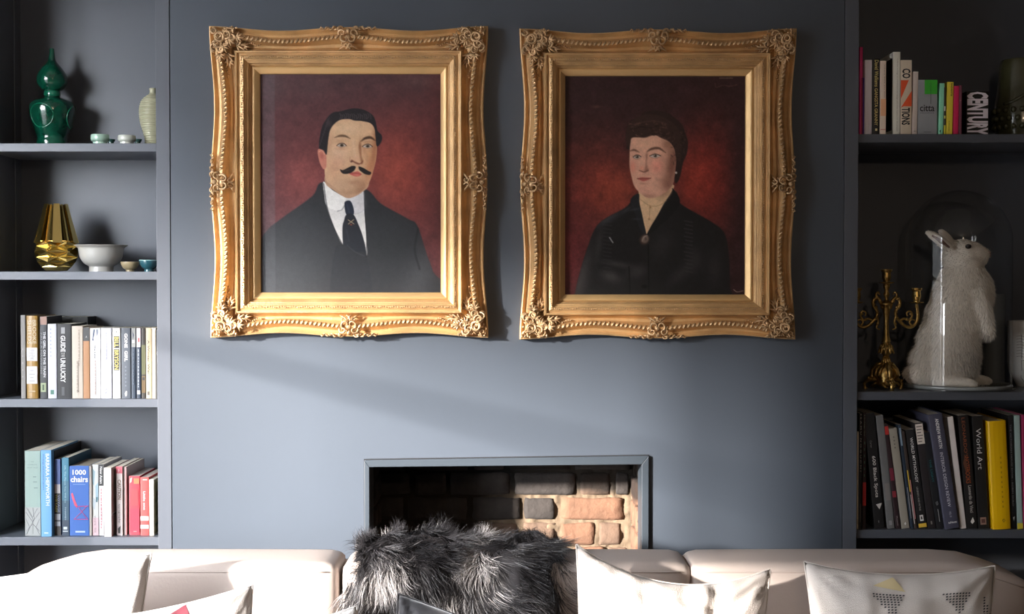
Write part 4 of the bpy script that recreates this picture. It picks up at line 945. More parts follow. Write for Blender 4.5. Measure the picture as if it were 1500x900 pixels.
B(78.2, 87.5, 673, z4, (44, 60, 110), 'narrow spine in bands of blue, white, black-yellow', [('b', 0, .33, 0, .9, (84, 112, 176)), ('b', .33, .45, 0, .9, (214, 206, 208)), ('b', .45, .72, 0, 1, (36, 36, 40)), ('t', 'THE LAST', .46, .7, .1, .4, (208, 200, 90), .02), ('t', 'VOYAGE', .47, .7, .5, .8, (150, 160, 200), .02), ('b', .72, .88, 0, .9, (176, 180, 190)), ('b', .8, .82, 0, .9, (80, 80, 90)), ('b', .88, 1, 0, 1, (60, 50, 46))], d=.13, Y=.045, bulge=.003, group=g4)
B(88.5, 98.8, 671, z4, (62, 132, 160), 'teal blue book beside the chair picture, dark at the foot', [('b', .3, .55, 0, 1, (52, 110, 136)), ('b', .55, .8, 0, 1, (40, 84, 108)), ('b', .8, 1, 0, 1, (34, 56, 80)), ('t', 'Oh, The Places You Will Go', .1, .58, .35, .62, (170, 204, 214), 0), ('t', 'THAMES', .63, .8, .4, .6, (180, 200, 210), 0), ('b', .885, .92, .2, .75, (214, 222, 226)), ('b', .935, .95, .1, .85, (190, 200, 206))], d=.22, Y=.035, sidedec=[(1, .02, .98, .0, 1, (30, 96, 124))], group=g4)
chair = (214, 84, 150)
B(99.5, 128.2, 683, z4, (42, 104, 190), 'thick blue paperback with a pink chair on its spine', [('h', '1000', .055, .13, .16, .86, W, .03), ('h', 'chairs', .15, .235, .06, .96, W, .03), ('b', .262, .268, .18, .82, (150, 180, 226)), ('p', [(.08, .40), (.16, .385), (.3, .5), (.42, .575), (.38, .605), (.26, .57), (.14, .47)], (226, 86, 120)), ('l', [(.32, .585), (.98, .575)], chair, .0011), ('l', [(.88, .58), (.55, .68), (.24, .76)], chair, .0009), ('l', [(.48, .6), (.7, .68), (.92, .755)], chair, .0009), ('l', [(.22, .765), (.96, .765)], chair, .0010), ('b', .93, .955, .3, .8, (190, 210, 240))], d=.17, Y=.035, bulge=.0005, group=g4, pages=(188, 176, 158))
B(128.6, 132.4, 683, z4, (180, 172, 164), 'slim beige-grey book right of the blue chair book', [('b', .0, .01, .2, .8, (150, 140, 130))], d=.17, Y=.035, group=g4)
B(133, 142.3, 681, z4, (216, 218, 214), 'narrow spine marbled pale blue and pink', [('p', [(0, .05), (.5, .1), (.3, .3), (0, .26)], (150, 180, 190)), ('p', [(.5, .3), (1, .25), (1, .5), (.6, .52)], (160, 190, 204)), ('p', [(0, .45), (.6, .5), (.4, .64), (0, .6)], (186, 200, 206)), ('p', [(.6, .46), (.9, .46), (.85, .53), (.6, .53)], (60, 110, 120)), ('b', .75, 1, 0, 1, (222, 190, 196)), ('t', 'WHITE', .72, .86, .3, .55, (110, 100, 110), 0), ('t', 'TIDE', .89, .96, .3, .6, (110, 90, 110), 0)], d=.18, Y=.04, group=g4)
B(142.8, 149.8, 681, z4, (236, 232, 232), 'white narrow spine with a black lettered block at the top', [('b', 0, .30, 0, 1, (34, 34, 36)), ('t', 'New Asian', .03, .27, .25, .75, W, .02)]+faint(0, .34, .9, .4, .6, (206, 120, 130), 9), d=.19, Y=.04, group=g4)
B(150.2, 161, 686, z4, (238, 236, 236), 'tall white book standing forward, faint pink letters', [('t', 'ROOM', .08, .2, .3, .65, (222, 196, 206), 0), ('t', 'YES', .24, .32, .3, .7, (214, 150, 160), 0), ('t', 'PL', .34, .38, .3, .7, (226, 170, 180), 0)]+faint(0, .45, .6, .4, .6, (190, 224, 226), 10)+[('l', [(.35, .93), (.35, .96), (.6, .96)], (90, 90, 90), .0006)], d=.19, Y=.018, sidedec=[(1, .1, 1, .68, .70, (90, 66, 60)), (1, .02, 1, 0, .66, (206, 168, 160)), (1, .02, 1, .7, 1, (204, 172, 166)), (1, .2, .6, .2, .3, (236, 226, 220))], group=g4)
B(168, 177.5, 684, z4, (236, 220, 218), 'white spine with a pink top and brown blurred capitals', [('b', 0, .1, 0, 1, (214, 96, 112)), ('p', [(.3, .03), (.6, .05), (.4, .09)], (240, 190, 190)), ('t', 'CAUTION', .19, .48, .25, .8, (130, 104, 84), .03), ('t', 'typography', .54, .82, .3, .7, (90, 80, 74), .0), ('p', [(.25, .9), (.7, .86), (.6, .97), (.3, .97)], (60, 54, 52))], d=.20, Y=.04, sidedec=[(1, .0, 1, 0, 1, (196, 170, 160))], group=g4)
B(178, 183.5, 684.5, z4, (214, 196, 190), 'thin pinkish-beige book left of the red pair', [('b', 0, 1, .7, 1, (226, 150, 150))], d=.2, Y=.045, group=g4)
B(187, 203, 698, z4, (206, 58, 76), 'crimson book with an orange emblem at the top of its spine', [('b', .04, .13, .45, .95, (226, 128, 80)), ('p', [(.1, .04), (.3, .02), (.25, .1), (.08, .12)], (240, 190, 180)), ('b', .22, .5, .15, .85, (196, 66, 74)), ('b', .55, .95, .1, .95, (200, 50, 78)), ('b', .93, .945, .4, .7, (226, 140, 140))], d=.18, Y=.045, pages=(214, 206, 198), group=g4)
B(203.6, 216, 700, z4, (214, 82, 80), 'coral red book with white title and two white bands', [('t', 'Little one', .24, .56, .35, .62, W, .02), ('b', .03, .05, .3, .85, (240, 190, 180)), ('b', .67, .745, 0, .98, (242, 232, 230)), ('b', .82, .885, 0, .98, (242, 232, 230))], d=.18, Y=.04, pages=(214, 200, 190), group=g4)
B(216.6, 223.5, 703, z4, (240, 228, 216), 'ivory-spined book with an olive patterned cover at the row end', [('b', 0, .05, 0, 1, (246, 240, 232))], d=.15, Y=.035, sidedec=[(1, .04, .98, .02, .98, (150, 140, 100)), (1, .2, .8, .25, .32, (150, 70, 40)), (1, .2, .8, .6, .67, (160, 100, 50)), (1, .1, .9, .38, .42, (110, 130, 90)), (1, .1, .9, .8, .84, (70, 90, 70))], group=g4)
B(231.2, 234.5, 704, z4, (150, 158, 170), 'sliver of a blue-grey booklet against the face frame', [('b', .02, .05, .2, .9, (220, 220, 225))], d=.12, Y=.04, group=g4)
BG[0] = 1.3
# top right shelf
zr1 = SHR[0]; g5 = 'fiction and small books on the upper right shelf'
cr = (206, 190, 180)
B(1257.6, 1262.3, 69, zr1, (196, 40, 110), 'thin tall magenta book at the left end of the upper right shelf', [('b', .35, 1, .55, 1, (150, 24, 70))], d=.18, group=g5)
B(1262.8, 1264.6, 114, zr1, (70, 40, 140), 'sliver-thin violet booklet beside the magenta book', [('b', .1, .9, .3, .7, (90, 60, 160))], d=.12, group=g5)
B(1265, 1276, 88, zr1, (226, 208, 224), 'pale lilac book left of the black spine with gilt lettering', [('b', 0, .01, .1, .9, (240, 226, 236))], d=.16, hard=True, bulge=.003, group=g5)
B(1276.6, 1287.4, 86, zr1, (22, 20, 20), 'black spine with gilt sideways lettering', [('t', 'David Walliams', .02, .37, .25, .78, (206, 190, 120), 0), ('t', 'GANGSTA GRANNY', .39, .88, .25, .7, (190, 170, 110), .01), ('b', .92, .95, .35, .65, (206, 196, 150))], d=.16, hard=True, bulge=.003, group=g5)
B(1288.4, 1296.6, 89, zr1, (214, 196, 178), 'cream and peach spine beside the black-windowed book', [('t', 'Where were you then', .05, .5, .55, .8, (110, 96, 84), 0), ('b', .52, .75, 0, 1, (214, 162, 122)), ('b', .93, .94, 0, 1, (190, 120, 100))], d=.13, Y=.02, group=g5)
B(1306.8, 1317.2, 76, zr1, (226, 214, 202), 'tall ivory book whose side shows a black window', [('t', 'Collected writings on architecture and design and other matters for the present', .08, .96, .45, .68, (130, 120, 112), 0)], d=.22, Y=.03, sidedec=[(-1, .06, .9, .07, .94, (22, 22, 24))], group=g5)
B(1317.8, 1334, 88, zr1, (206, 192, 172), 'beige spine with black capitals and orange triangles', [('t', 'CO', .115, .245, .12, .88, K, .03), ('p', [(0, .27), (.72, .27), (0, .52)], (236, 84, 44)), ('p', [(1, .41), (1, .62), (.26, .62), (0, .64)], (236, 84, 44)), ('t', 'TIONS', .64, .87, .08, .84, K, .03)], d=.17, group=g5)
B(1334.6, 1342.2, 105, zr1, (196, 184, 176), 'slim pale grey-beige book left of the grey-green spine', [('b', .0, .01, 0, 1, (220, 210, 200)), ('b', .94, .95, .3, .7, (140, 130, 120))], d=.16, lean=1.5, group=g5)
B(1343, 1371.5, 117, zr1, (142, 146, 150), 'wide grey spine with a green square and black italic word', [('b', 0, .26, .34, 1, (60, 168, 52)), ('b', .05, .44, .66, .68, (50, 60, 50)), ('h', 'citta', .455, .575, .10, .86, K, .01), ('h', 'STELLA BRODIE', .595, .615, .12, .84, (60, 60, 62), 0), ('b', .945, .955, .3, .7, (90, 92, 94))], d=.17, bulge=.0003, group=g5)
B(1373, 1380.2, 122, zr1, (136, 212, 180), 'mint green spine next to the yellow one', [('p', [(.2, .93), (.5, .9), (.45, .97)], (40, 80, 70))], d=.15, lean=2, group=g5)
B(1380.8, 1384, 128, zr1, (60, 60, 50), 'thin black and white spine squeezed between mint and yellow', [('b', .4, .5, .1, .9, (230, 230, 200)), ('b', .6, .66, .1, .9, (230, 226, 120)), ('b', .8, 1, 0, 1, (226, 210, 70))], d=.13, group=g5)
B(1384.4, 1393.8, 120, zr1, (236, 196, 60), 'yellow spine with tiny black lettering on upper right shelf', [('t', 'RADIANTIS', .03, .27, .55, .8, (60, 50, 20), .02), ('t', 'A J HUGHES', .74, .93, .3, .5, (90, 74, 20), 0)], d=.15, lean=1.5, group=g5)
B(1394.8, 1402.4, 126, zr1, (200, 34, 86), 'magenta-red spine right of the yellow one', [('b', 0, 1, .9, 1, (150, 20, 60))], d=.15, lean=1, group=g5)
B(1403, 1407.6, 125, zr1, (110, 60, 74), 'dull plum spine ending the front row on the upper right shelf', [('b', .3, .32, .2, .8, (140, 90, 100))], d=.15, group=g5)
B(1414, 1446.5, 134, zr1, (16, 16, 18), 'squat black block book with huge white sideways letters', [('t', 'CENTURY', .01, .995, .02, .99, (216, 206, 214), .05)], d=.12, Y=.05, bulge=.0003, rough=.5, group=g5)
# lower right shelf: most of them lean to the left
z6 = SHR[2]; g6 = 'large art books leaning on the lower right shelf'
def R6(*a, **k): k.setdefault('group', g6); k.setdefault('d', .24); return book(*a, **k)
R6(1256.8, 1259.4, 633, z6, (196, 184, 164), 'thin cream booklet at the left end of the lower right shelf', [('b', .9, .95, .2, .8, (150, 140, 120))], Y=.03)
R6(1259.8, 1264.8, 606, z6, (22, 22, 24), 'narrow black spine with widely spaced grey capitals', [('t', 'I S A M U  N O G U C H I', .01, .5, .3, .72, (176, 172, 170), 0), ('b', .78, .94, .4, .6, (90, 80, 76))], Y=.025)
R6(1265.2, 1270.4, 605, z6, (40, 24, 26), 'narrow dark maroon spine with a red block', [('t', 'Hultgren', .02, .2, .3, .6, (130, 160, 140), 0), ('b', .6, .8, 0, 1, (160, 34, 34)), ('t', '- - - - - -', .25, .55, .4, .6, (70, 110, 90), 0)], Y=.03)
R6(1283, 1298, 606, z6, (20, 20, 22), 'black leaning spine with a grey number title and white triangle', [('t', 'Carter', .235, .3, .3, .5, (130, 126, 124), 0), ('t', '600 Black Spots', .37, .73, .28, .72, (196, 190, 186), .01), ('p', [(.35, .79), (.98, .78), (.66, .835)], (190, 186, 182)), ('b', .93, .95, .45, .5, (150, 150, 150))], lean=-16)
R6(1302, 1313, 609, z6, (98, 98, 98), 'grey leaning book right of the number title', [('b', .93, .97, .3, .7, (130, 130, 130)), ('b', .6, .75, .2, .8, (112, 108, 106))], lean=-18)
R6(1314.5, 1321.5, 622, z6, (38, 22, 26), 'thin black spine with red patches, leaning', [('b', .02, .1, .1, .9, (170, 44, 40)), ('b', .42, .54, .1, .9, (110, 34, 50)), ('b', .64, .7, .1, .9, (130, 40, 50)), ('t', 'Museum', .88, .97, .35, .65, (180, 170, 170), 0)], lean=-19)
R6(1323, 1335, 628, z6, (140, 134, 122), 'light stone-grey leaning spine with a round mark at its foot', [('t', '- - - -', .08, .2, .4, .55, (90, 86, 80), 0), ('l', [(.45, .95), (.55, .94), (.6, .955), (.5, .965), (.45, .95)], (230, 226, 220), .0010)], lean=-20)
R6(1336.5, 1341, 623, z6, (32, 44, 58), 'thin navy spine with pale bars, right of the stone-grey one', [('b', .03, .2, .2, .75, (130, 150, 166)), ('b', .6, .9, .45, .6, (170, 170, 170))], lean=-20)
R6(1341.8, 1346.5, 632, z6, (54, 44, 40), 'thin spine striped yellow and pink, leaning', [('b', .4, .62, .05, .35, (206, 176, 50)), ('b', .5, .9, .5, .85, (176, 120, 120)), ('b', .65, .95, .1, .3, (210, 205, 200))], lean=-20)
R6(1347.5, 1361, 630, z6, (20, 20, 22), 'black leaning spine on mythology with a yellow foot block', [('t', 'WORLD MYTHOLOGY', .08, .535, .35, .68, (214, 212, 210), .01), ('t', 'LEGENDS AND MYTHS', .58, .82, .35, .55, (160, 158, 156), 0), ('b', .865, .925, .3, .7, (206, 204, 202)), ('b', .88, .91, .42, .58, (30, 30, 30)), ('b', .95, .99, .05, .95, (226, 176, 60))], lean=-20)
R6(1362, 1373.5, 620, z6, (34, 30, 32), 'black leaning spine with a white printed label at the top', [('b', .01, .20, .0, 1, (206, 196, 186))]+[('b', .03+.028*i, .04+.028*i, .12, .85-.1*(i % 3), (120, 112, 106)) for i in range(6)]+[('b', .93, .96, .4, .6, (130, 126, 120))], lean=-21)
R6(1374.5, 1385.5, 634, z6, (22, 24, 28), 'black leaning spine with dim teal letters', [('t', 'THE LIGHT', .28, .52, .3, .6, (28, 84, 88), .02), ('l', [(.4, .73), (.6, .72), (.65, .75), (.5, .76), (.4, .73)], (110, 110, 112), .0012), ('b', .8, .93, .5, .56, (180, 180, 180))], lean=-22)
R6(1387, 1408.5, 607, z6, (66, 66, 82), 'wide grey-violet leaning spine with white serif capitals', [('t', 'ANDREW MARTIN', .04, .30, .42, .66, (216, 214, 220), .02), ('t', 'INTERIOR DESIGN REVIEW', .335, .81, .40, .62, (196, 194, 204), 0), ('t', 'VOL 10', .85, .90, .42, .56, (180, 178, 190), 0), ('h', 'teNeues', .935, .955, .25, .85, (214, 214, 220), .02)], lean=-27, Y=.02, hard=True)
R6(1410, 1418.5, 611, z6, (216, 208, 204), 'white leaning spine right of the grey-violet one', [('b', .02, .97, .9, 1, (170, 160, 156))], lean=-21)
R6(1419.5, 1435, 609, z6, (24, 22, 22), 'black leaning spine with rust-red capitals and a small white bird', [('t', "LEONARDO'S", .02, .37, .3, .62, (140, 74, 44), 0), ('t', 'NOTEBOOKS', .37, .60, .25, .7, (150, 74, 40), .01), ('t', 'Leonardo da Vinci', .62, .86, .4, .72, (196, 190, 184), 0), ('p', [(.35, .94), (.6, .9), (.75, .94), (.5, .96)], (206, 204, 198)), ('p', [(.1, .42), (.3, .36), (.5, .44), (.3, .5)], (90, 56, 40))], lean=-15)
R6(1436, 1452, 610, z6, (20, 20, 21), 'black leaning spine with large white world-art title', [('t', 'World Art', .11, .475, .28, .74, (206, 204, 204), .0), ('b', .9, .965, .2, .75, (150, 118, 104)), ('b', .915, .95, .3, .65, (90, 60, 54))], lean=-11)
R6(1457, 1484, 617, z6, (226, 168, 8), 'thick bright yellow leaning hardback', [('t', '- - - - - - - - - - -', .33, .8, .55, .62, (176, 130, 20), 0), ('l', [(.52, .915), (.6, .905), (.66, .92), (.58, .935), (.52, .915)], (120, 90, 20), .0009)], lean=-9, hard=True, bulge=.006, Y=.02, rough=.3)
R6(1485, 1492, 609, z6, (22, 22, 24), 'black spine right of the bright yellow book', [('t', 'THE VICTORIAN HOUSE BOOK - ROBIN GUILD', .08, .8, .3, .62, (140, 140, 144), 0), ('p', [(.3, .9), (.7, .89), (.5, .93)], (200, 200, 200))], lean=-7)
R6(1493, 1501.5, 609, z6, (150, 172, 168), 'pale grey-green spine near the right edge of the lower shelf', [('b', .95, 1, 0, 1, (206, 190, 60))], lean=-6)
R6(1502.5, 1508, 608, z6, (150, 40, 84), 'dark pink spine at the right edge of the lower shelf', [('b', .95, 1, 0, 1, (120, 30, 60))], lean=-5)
# an end support keeps the leaning row from sliding (beyond the frame)
# ---------------------------------------------------------------- sofa
LEATH = mat('pale_beige_leather', (.43, .365, .33), .5, bump=.10, bscale=120, var=.04, vscale=3, spec=.4)
sofa = thing('sofa', 'pale beige leather three-seat sofa with its back towards the fireplace', 'sofa', (0, -.9, 0))
def sbox(name, c, size, rad, n=10, puff=(0, 0, 0), m=LEATH):
    vs, fs = rounded_box(size, rad, n, puff); b = MB(); b.add(vs, fs); o = b.build(name, m, sofa, smooth=True)
    o.location = (c[0], c[1]+.9, c[2]); return o
YB, YF_ = -.43, -.635
sbox('base', (0, -.93, .20), (2.46, .94, .16), .03)
for sx in (-1, 1):
    for yy in (-.52, -1.32):
        b = MB(); b.lathe([(.015, 0), (.022, .12)], seg=14); o = b.build('leg', mat('dark_wood', (.05, .03, .02), .4), sofa, smooth=True); o.location = (sx*1.12, yy+.9, 0)
sbox('back_frame', (0, -.465, .46), (2.42, .07, .62), .03)
segs = [(-1.262, X(502, -.53)), (X(505, -.53), X(1008, -.53)), (X(1004, -.53), 1.30)]
for i, (a, c) in enumerate(segs):
    w = c-a; h = zt-.44
    o = sbox('back_cushion', ((a+c)/2, (YB+YF_)/2, .44+h/2), (w-.003, YB-YF_, h), (.045, .028, .022), 14, (0, .012, .004))
    me = o.data
    for v in me.vertices:      # outer ends slope down like the photograph
        x = v.co.x+(a+c)/2
        e = max(0, (-1.07-x)/.19) if i == 0 else (max(0, (x-1.13)/.17) if i == 2 else 0)
        if v.co.z > 0: v.co.z -= .052*e**1.3*(v.co.z/(h/2))
        if v.co.z > h/2-.03 and i == 0: v.co.z -= 0
    b = MB()       # piping along the front top seam
    P = [(a+.03+(c-a-.06)*k/30, YF_-.001, zt-.020-(.052*max(0, (-1.07-(a+.03+(c-a-.06)*k/30))/.19)**1.3 if i == 0 else .052*max(0, ((a+.03+(c-a-.06)*k/30)-1.13)/.17)**1.3 if i == 2 else 0)) for k in range(31)]
    b.tube([(p[0], p[1]+.9, p[2]) for p in P], .0018, 6); sp = b.build('seam_piping', LEATH, o, smooth=True); sp.location = (-o.location[0], -o.location[1], -o.location[2])
for i in range(3):
    w = 2.16/3; sbox('seat_cushion', (-1.08+w*(i+.5), -1.0, .355), (w-.004, .74, .15), .04, 10, (0, 0, .012))
for sx in (-1, 1): sbox('arm', (sx*1.19, -1.0, .42), (.20, .80, .42), .05, 10)
# ---------------------------------------------------------------- cushions
def pillow(label, name, c4, Yt, Yb, thick, m, seed, group=None, sag=.05, side_in=.03, n=44, wr=.006, parts=None):
    """c4 = TL, TR, BR, BL in photograph pixels; the top edge lies at depth Yt and the bottom edge at Yb"""
    rg = np.random.default_rng(seed)
    C = []
    for i, (px, py) in enumerate(c4):
        Y = Yt if i < 2 else Yb; x, z = at(px, py, Y); C.append(np.array([x, Y, z]))
    ctr = sum(C)/4; C = [c-ctr for c in C]
    u = np.linspace(-1, 1, n); U, Vv = np.meshgrid(u, u, indexing='ij')   # v=1 top
    a = (1-U)/2; b_ = (1+U)/2; t = (1+Vv)/2; bo = (1-Vv)/2
    base = (a*t)[..., None]*C[0]+(b_*t)[..., None]*C[1]+(b_*bo)[..., None]*C[2]+(a*bo)[..., None]*C[3]
    eu = (C[1]-C[0]+C[2]-C[3])/4; ev = (C[0]-C[3]+C[1]-C[2])/4
    base = base-(Vv*(1-U**2)*sag)[..., None]*ev/np.linalg.norm(ev)*np.linalg.norm(ev)*1.0-(U*(1-Vv**2)*side_in)[..., None]*eu
    nrm = np.cross(eu, ev); nrm /= np.linalg.norm(nrm)
    prof = (np.clip(1-U**2, 0, 1)**.42*np.clip(1-Vv**2, 0, 1)**.42)
    edge = 1-prof
    wn = smooth_noise(rg, n, n, (9, 9))*.5+smooth_noise(rg, n, n, (4, 14))*.5+smooth_noise(rg, n, n, (14, 4))*.5
    # radiating gathers near the corners
    gath = np.sin(np.arctan2(1.02-np.abs(Vv), 1.02-np.abs(U))*14)*np.exp(-((1-np.abs(U))**2+(1-np.abs(Vv))**2)*4)
    hgt = prof*thick/2+(wn*wr+gath*wr*.9)*np.clip(prof*2.5, 0, 1)
    front = base-nrm*0+(-nrm if nrm[1] > 0 else nrm)*hgt[..., None]
    back = base-(-nrm if nrm[1] > 0 else nrm)*hgt[..., None]*.9
    V = np.vstack([front.reshape(-1, 3), back.reshape(-1, 3)])
    F = np.vstack([grid_faces(n, n), grid_faces(n, n, n*n, True)])
    root = thing(name, label, 'cushion', tuple(float(q) for q in ctr), group)
    o = np_mesh('cushion_cover', V, F, m, root)
    bm = bmesh.new(); bm.from_mesh(o.data); bmesh.ops.remove_doubles(bm, verts=bm.verts, dist=.0008); bmesh.ops.recalc_face_normals(bm, faces=bm.faces); bm.to_mesh(o.data); bm.free()
    # piped seam all the way round
    E = [base[i, n-1] for i in range(n)]+[base[n-1, n-1-i] for i in range(1, n)]+[base[n-1-i, 0] for i in range(1, n)]+[base[0, i] for i in range(1, n)]
    b = MB(); b.tube([tuple(e) for e in E], .0022, 5); b.build('seam', m, root, smooth=True)
    def surf(uu, vv, off=.0015):
        i = (uu+1)/2*(n-1); j = (vv+1)/2*(n-1); i0 = int(min(max(i, 0), n-2)); j0 = int(min(max(j, 0), n-2)); fi = i-i0; fj = j-j0
        p = front[i0, j0]*(1-fi)*(1-fj)+front[i0+1, j0]*fi*(1-fj)+front[i0, j0+1]*(1-fi)*fj+front[i0+1, j0+1]*fi*fj
        return tuple(p+(-nrm if nrm[1] > 0 else nrm)*off)
    return o, surf
LIN = mat('white_linen', (.66, .62, .595), .95, bump=.5, bscale=500, sheen=.2, spec=.1)
LIN2 = mat('ivory_velvet_linen', (.60, .54, .50), .95, bump=.5, bscale=300, sheen=.2, var=.04, vscale=8, spec=.1)
LIN3 = mat('pale_grey_linen', (.60, .56, .53), .95, bump=.5, bscale=500, spec=.1)
BLK = mat('charcoal_velvet', (.022, .020, .024), .7, sheen=.6, bump=.2, bscale=100)
DUN = mat('grey_velvet_piping', (.16, .14, .15), .6, sheen=.4)
def patch(root, surf, pts, m, name='printed_motif', off=.0016):
    k = 8; b = MB()
    (p0, p1, p2) = pts; ids = {}; vs = []
    for i in range(k+1):
        for j in range(k+1-i):
            a, c = i/k, j/k; u = p0[0]+(p1[0]-p0[0])*a+(p2[0]-p0[0])*c; v = p0[1]+(p1[1]-p0[1])*a+(p2[1]-p0[1])*c
            ids[(i, j)] = len(vs); vs.append(surf(u, v, off))
    fs = []
    for i in range(k):
        for j in range(k-i):
            fs.append((ids[i, j], ids[i+1, j], ids[i, j+1]))
            if j < k-i-1: fs.append((ids[i+1, j], ids[i+1, j+1], ids[i, j+1]))
    b.add(vs, fs); return b.build(name, m, root, smooth=True)
pillow('big white linen cushion at the left end of the sofa', 'scatter_cushion', [(-95, 858), (222, 811), (204, 1085), (-80, 1110)], -.76, -.90, .15, LIN, 1, sag=.03, side_in=.06)
r, sf = pillow('smaller white cushion with a pink triangle, in front of the big white one', 'scatter_cushion', [(165, 905), (370, 857), (375, 1085), (178, 1110)], -.98, -1.08, .12, LIN, 2, sag=.05, side_in=.05)
patch(r, sf, [(-.12, .85), (.07, .985), (.18, .78)], mat('pink_print', (.20, .035, .05), .8))
r, sf = pillow('ivory cushion with one tall pointed corner, right of the sheepskin', 'scatter_cushion', [(844, 798), (1129, 833), (1112, 1090), (846, 1095)], -.74, -.90, .14, LIN2, 3, sag=.30, side_in=.03, wr=.009)
r, sf = pillow('grey-white linen cushion with dotted triangles, right end of the sofa', 'scatter_cushion', [(1178, 823), (1458, 829), (1446, 1095), (1204, 1095)], -.74, -.90, .14, LIN3, 4, sag=.13, side_in=.03)
dot = mat('charcoal_stitch', (.05, .05, .06), .8); yel = mat('straw_yellow_print', (.62, .52, .30), .85)
def stitched(tri):
    """triangle of small dark stitches (tri in u, v)"""
    b = MB(); (ax, ay), (bx_, by), (cx, cy) = tri; s = .012
    us = [t[0] for t in tri]; vs = [t[1] for t in tri]
    v = min(vs)
    while v < max(vs):
        u = min(us)
        while u < max(us):
            d1 = (bx_-ax)*(v-ay)-(by-ay)*(u-ax); d2 = (cx-bx_)*(v-by)-(cy-by)*(u-bx_); d3 = (ax-cx)*(v-cy)-(ay-cy)*(u-cx)
            if (d1 >= 0 and d2 >= 0 and d3 >= 0) or (d1 <= 0 and d2 <= 0 and d3 <= 0):
                q = [sf(u, v, .0018), sf(u+.022, v+.004, .0018), sf(u+.024, v+.022, .0018), sf(u+.002, v+.018, .0018)]
                b.add(q, [(0, 1, 2, 3)])
            u += .036
        v += .033
    o = b.build('stitched_triangle', dot, r); o['kind'] = 'stuff'
stitched([(-.40, .68), (-.02, .71), (-.18, .38)]); stitched([(.35, .70), (.70, .70), (.58, .42)]); stitched([(.86, .62), (.86, .22), (.98, .30)]); stitched([(.44, .40), (.62, .12), (.30, .12)])
patch(r, sf, [(-.34, .80), (-.12, .93), (.0, .74)], yel); patch(r, sf, [(.62, .42), (.72, .26), (.86, .20)], yel)
pillow('charcoal velvet cushion peeking up before the sheepskin', 'scatter_cushion', [(583, 870), (800, 950), (790, 1130), (570, 1110)], -1.0, -1.1, .10, BLK, 6, sag=.0, side_in=.02)
pillow('small white cushion corner between the pink triangle one and charcoal one', 'scatter_cushion', [(395, 925), (523, 888), (530, 1100), (400, 1110)], -1.02, -1.10, .10, LIN, 7, sag=.03, side_in=.03)
# ---------------------------------------------------------------- long-haired sheepskin over the sofa back
rg = np.random.default_rng(21)
HIDE = mat('sheepskin_hide', (.02, .018, .02), .9)
WOOL = mat('sheepskin_wool', (.2, .2, .2), .42, attr='tone', spec=.5)
th = thing('sheepskin_throw', 'long-haired black and grey sheepskin throw draped over the sofa back', 'throw', (X(672, -.55), -.55, zt))
# path over the back: (y, z) from behind the sofa, over the top, down the front
path = np.array([(-.385, zt-.22), (-.392, zt-.10), (-.40, zt+.005), (-.44, zt+.030), (-.52, zt+.034), (-.60, zt+.026), (-.645, zt+.0), (-.665, zt-.08), (-.675, zt-.20), (-.69, zt-.33)])
cum = np.r_[0, np.cumsum(np.linalg.norm(np.diff(path, axis=0), axis=1))]
nu, nv = 120, 110
u = np.linspace(-1, 1, nu); v = np.linspace(0, 1, nv); U, Vv = np.meshgrid(u, v, indexing='ij')
yy = np.interp(v*cum[-1], cum, path[:, 0]); zz = np.interp(v*cum[-1], cum, path[:, 1])
bumpn = smooth_noise(rg, nu, nv, (9, 8))*.010+smooth_noise(rg, nu, nv, (22, 20))*.004
half = .245+.035*np.clip(Vv*1.5, 0, 1)+.012*np.sin(Vv*9)
xc = X(672, -.55)
XX = xc+U*half+.0*Vv-(.03*(1-U**2)*0)
crown = np.exp(-((XX-X(640, -.5))/.05)**2)*.014+np.exp(-((XX-X(775, -.5))/.07)**2)*.012-np.exp(-((XX-X(690, -.5))/.035)**2)*.006
fall = np.clip((np.abs(U)-.5)/.5, 0, 1)**2
tn = np.stack([np.gradient(yy), np.gradient(zz)], 1); tn /= np.linalg.norm(tn, axis=1, keepdims=True)
nrmv = np.stack([np.zeros(nv), tn[:, 1], -tn[:, 0]], 1)         # outward normal for this winding
if nrmv[nv//2, 2] < 0: nrmv = -nrmv
lift = bumpn+crown-.024*fall-.002
TX_ = XX; TY_ = yy[None]+nrmv[None, :, 1]*lift; TZ_ = zz[None]+nrmv[None, :, 2]*lift
Vt = np.stack([TX_-xc, TY_+.55, TZ_-zt], 2)
np_mesh('hide', Vt.reshape(-1, 3), grid_faces(nu, nv, flip=True), HIDE, th)
N = 30000
ru = rg.uniform(-1, 1, N); rv = rg.uniform(.06, 1, N)
iu = (ru+1)/2*(nu-1.001); iv = rv*(nv-1.001); i0 = iu.astype(int); j0 = iv.astype(int); fu = (iu-i0)[:, None]; fv = (iv-j0)[:, None]
P = Vt[i0, j0]*(1-fu)*(1-fv)+Vt[i0+1, j0]*fu*(1-fv)+Vt[i0, j0+1]*(1-fu)*fv+Vt[i0+1, j0+1]*fu*fv
nn = nrmv[j0]
tdir = np.stack([np.zeros(N), tn[j0, 0], tn[j0, 1]], 1)
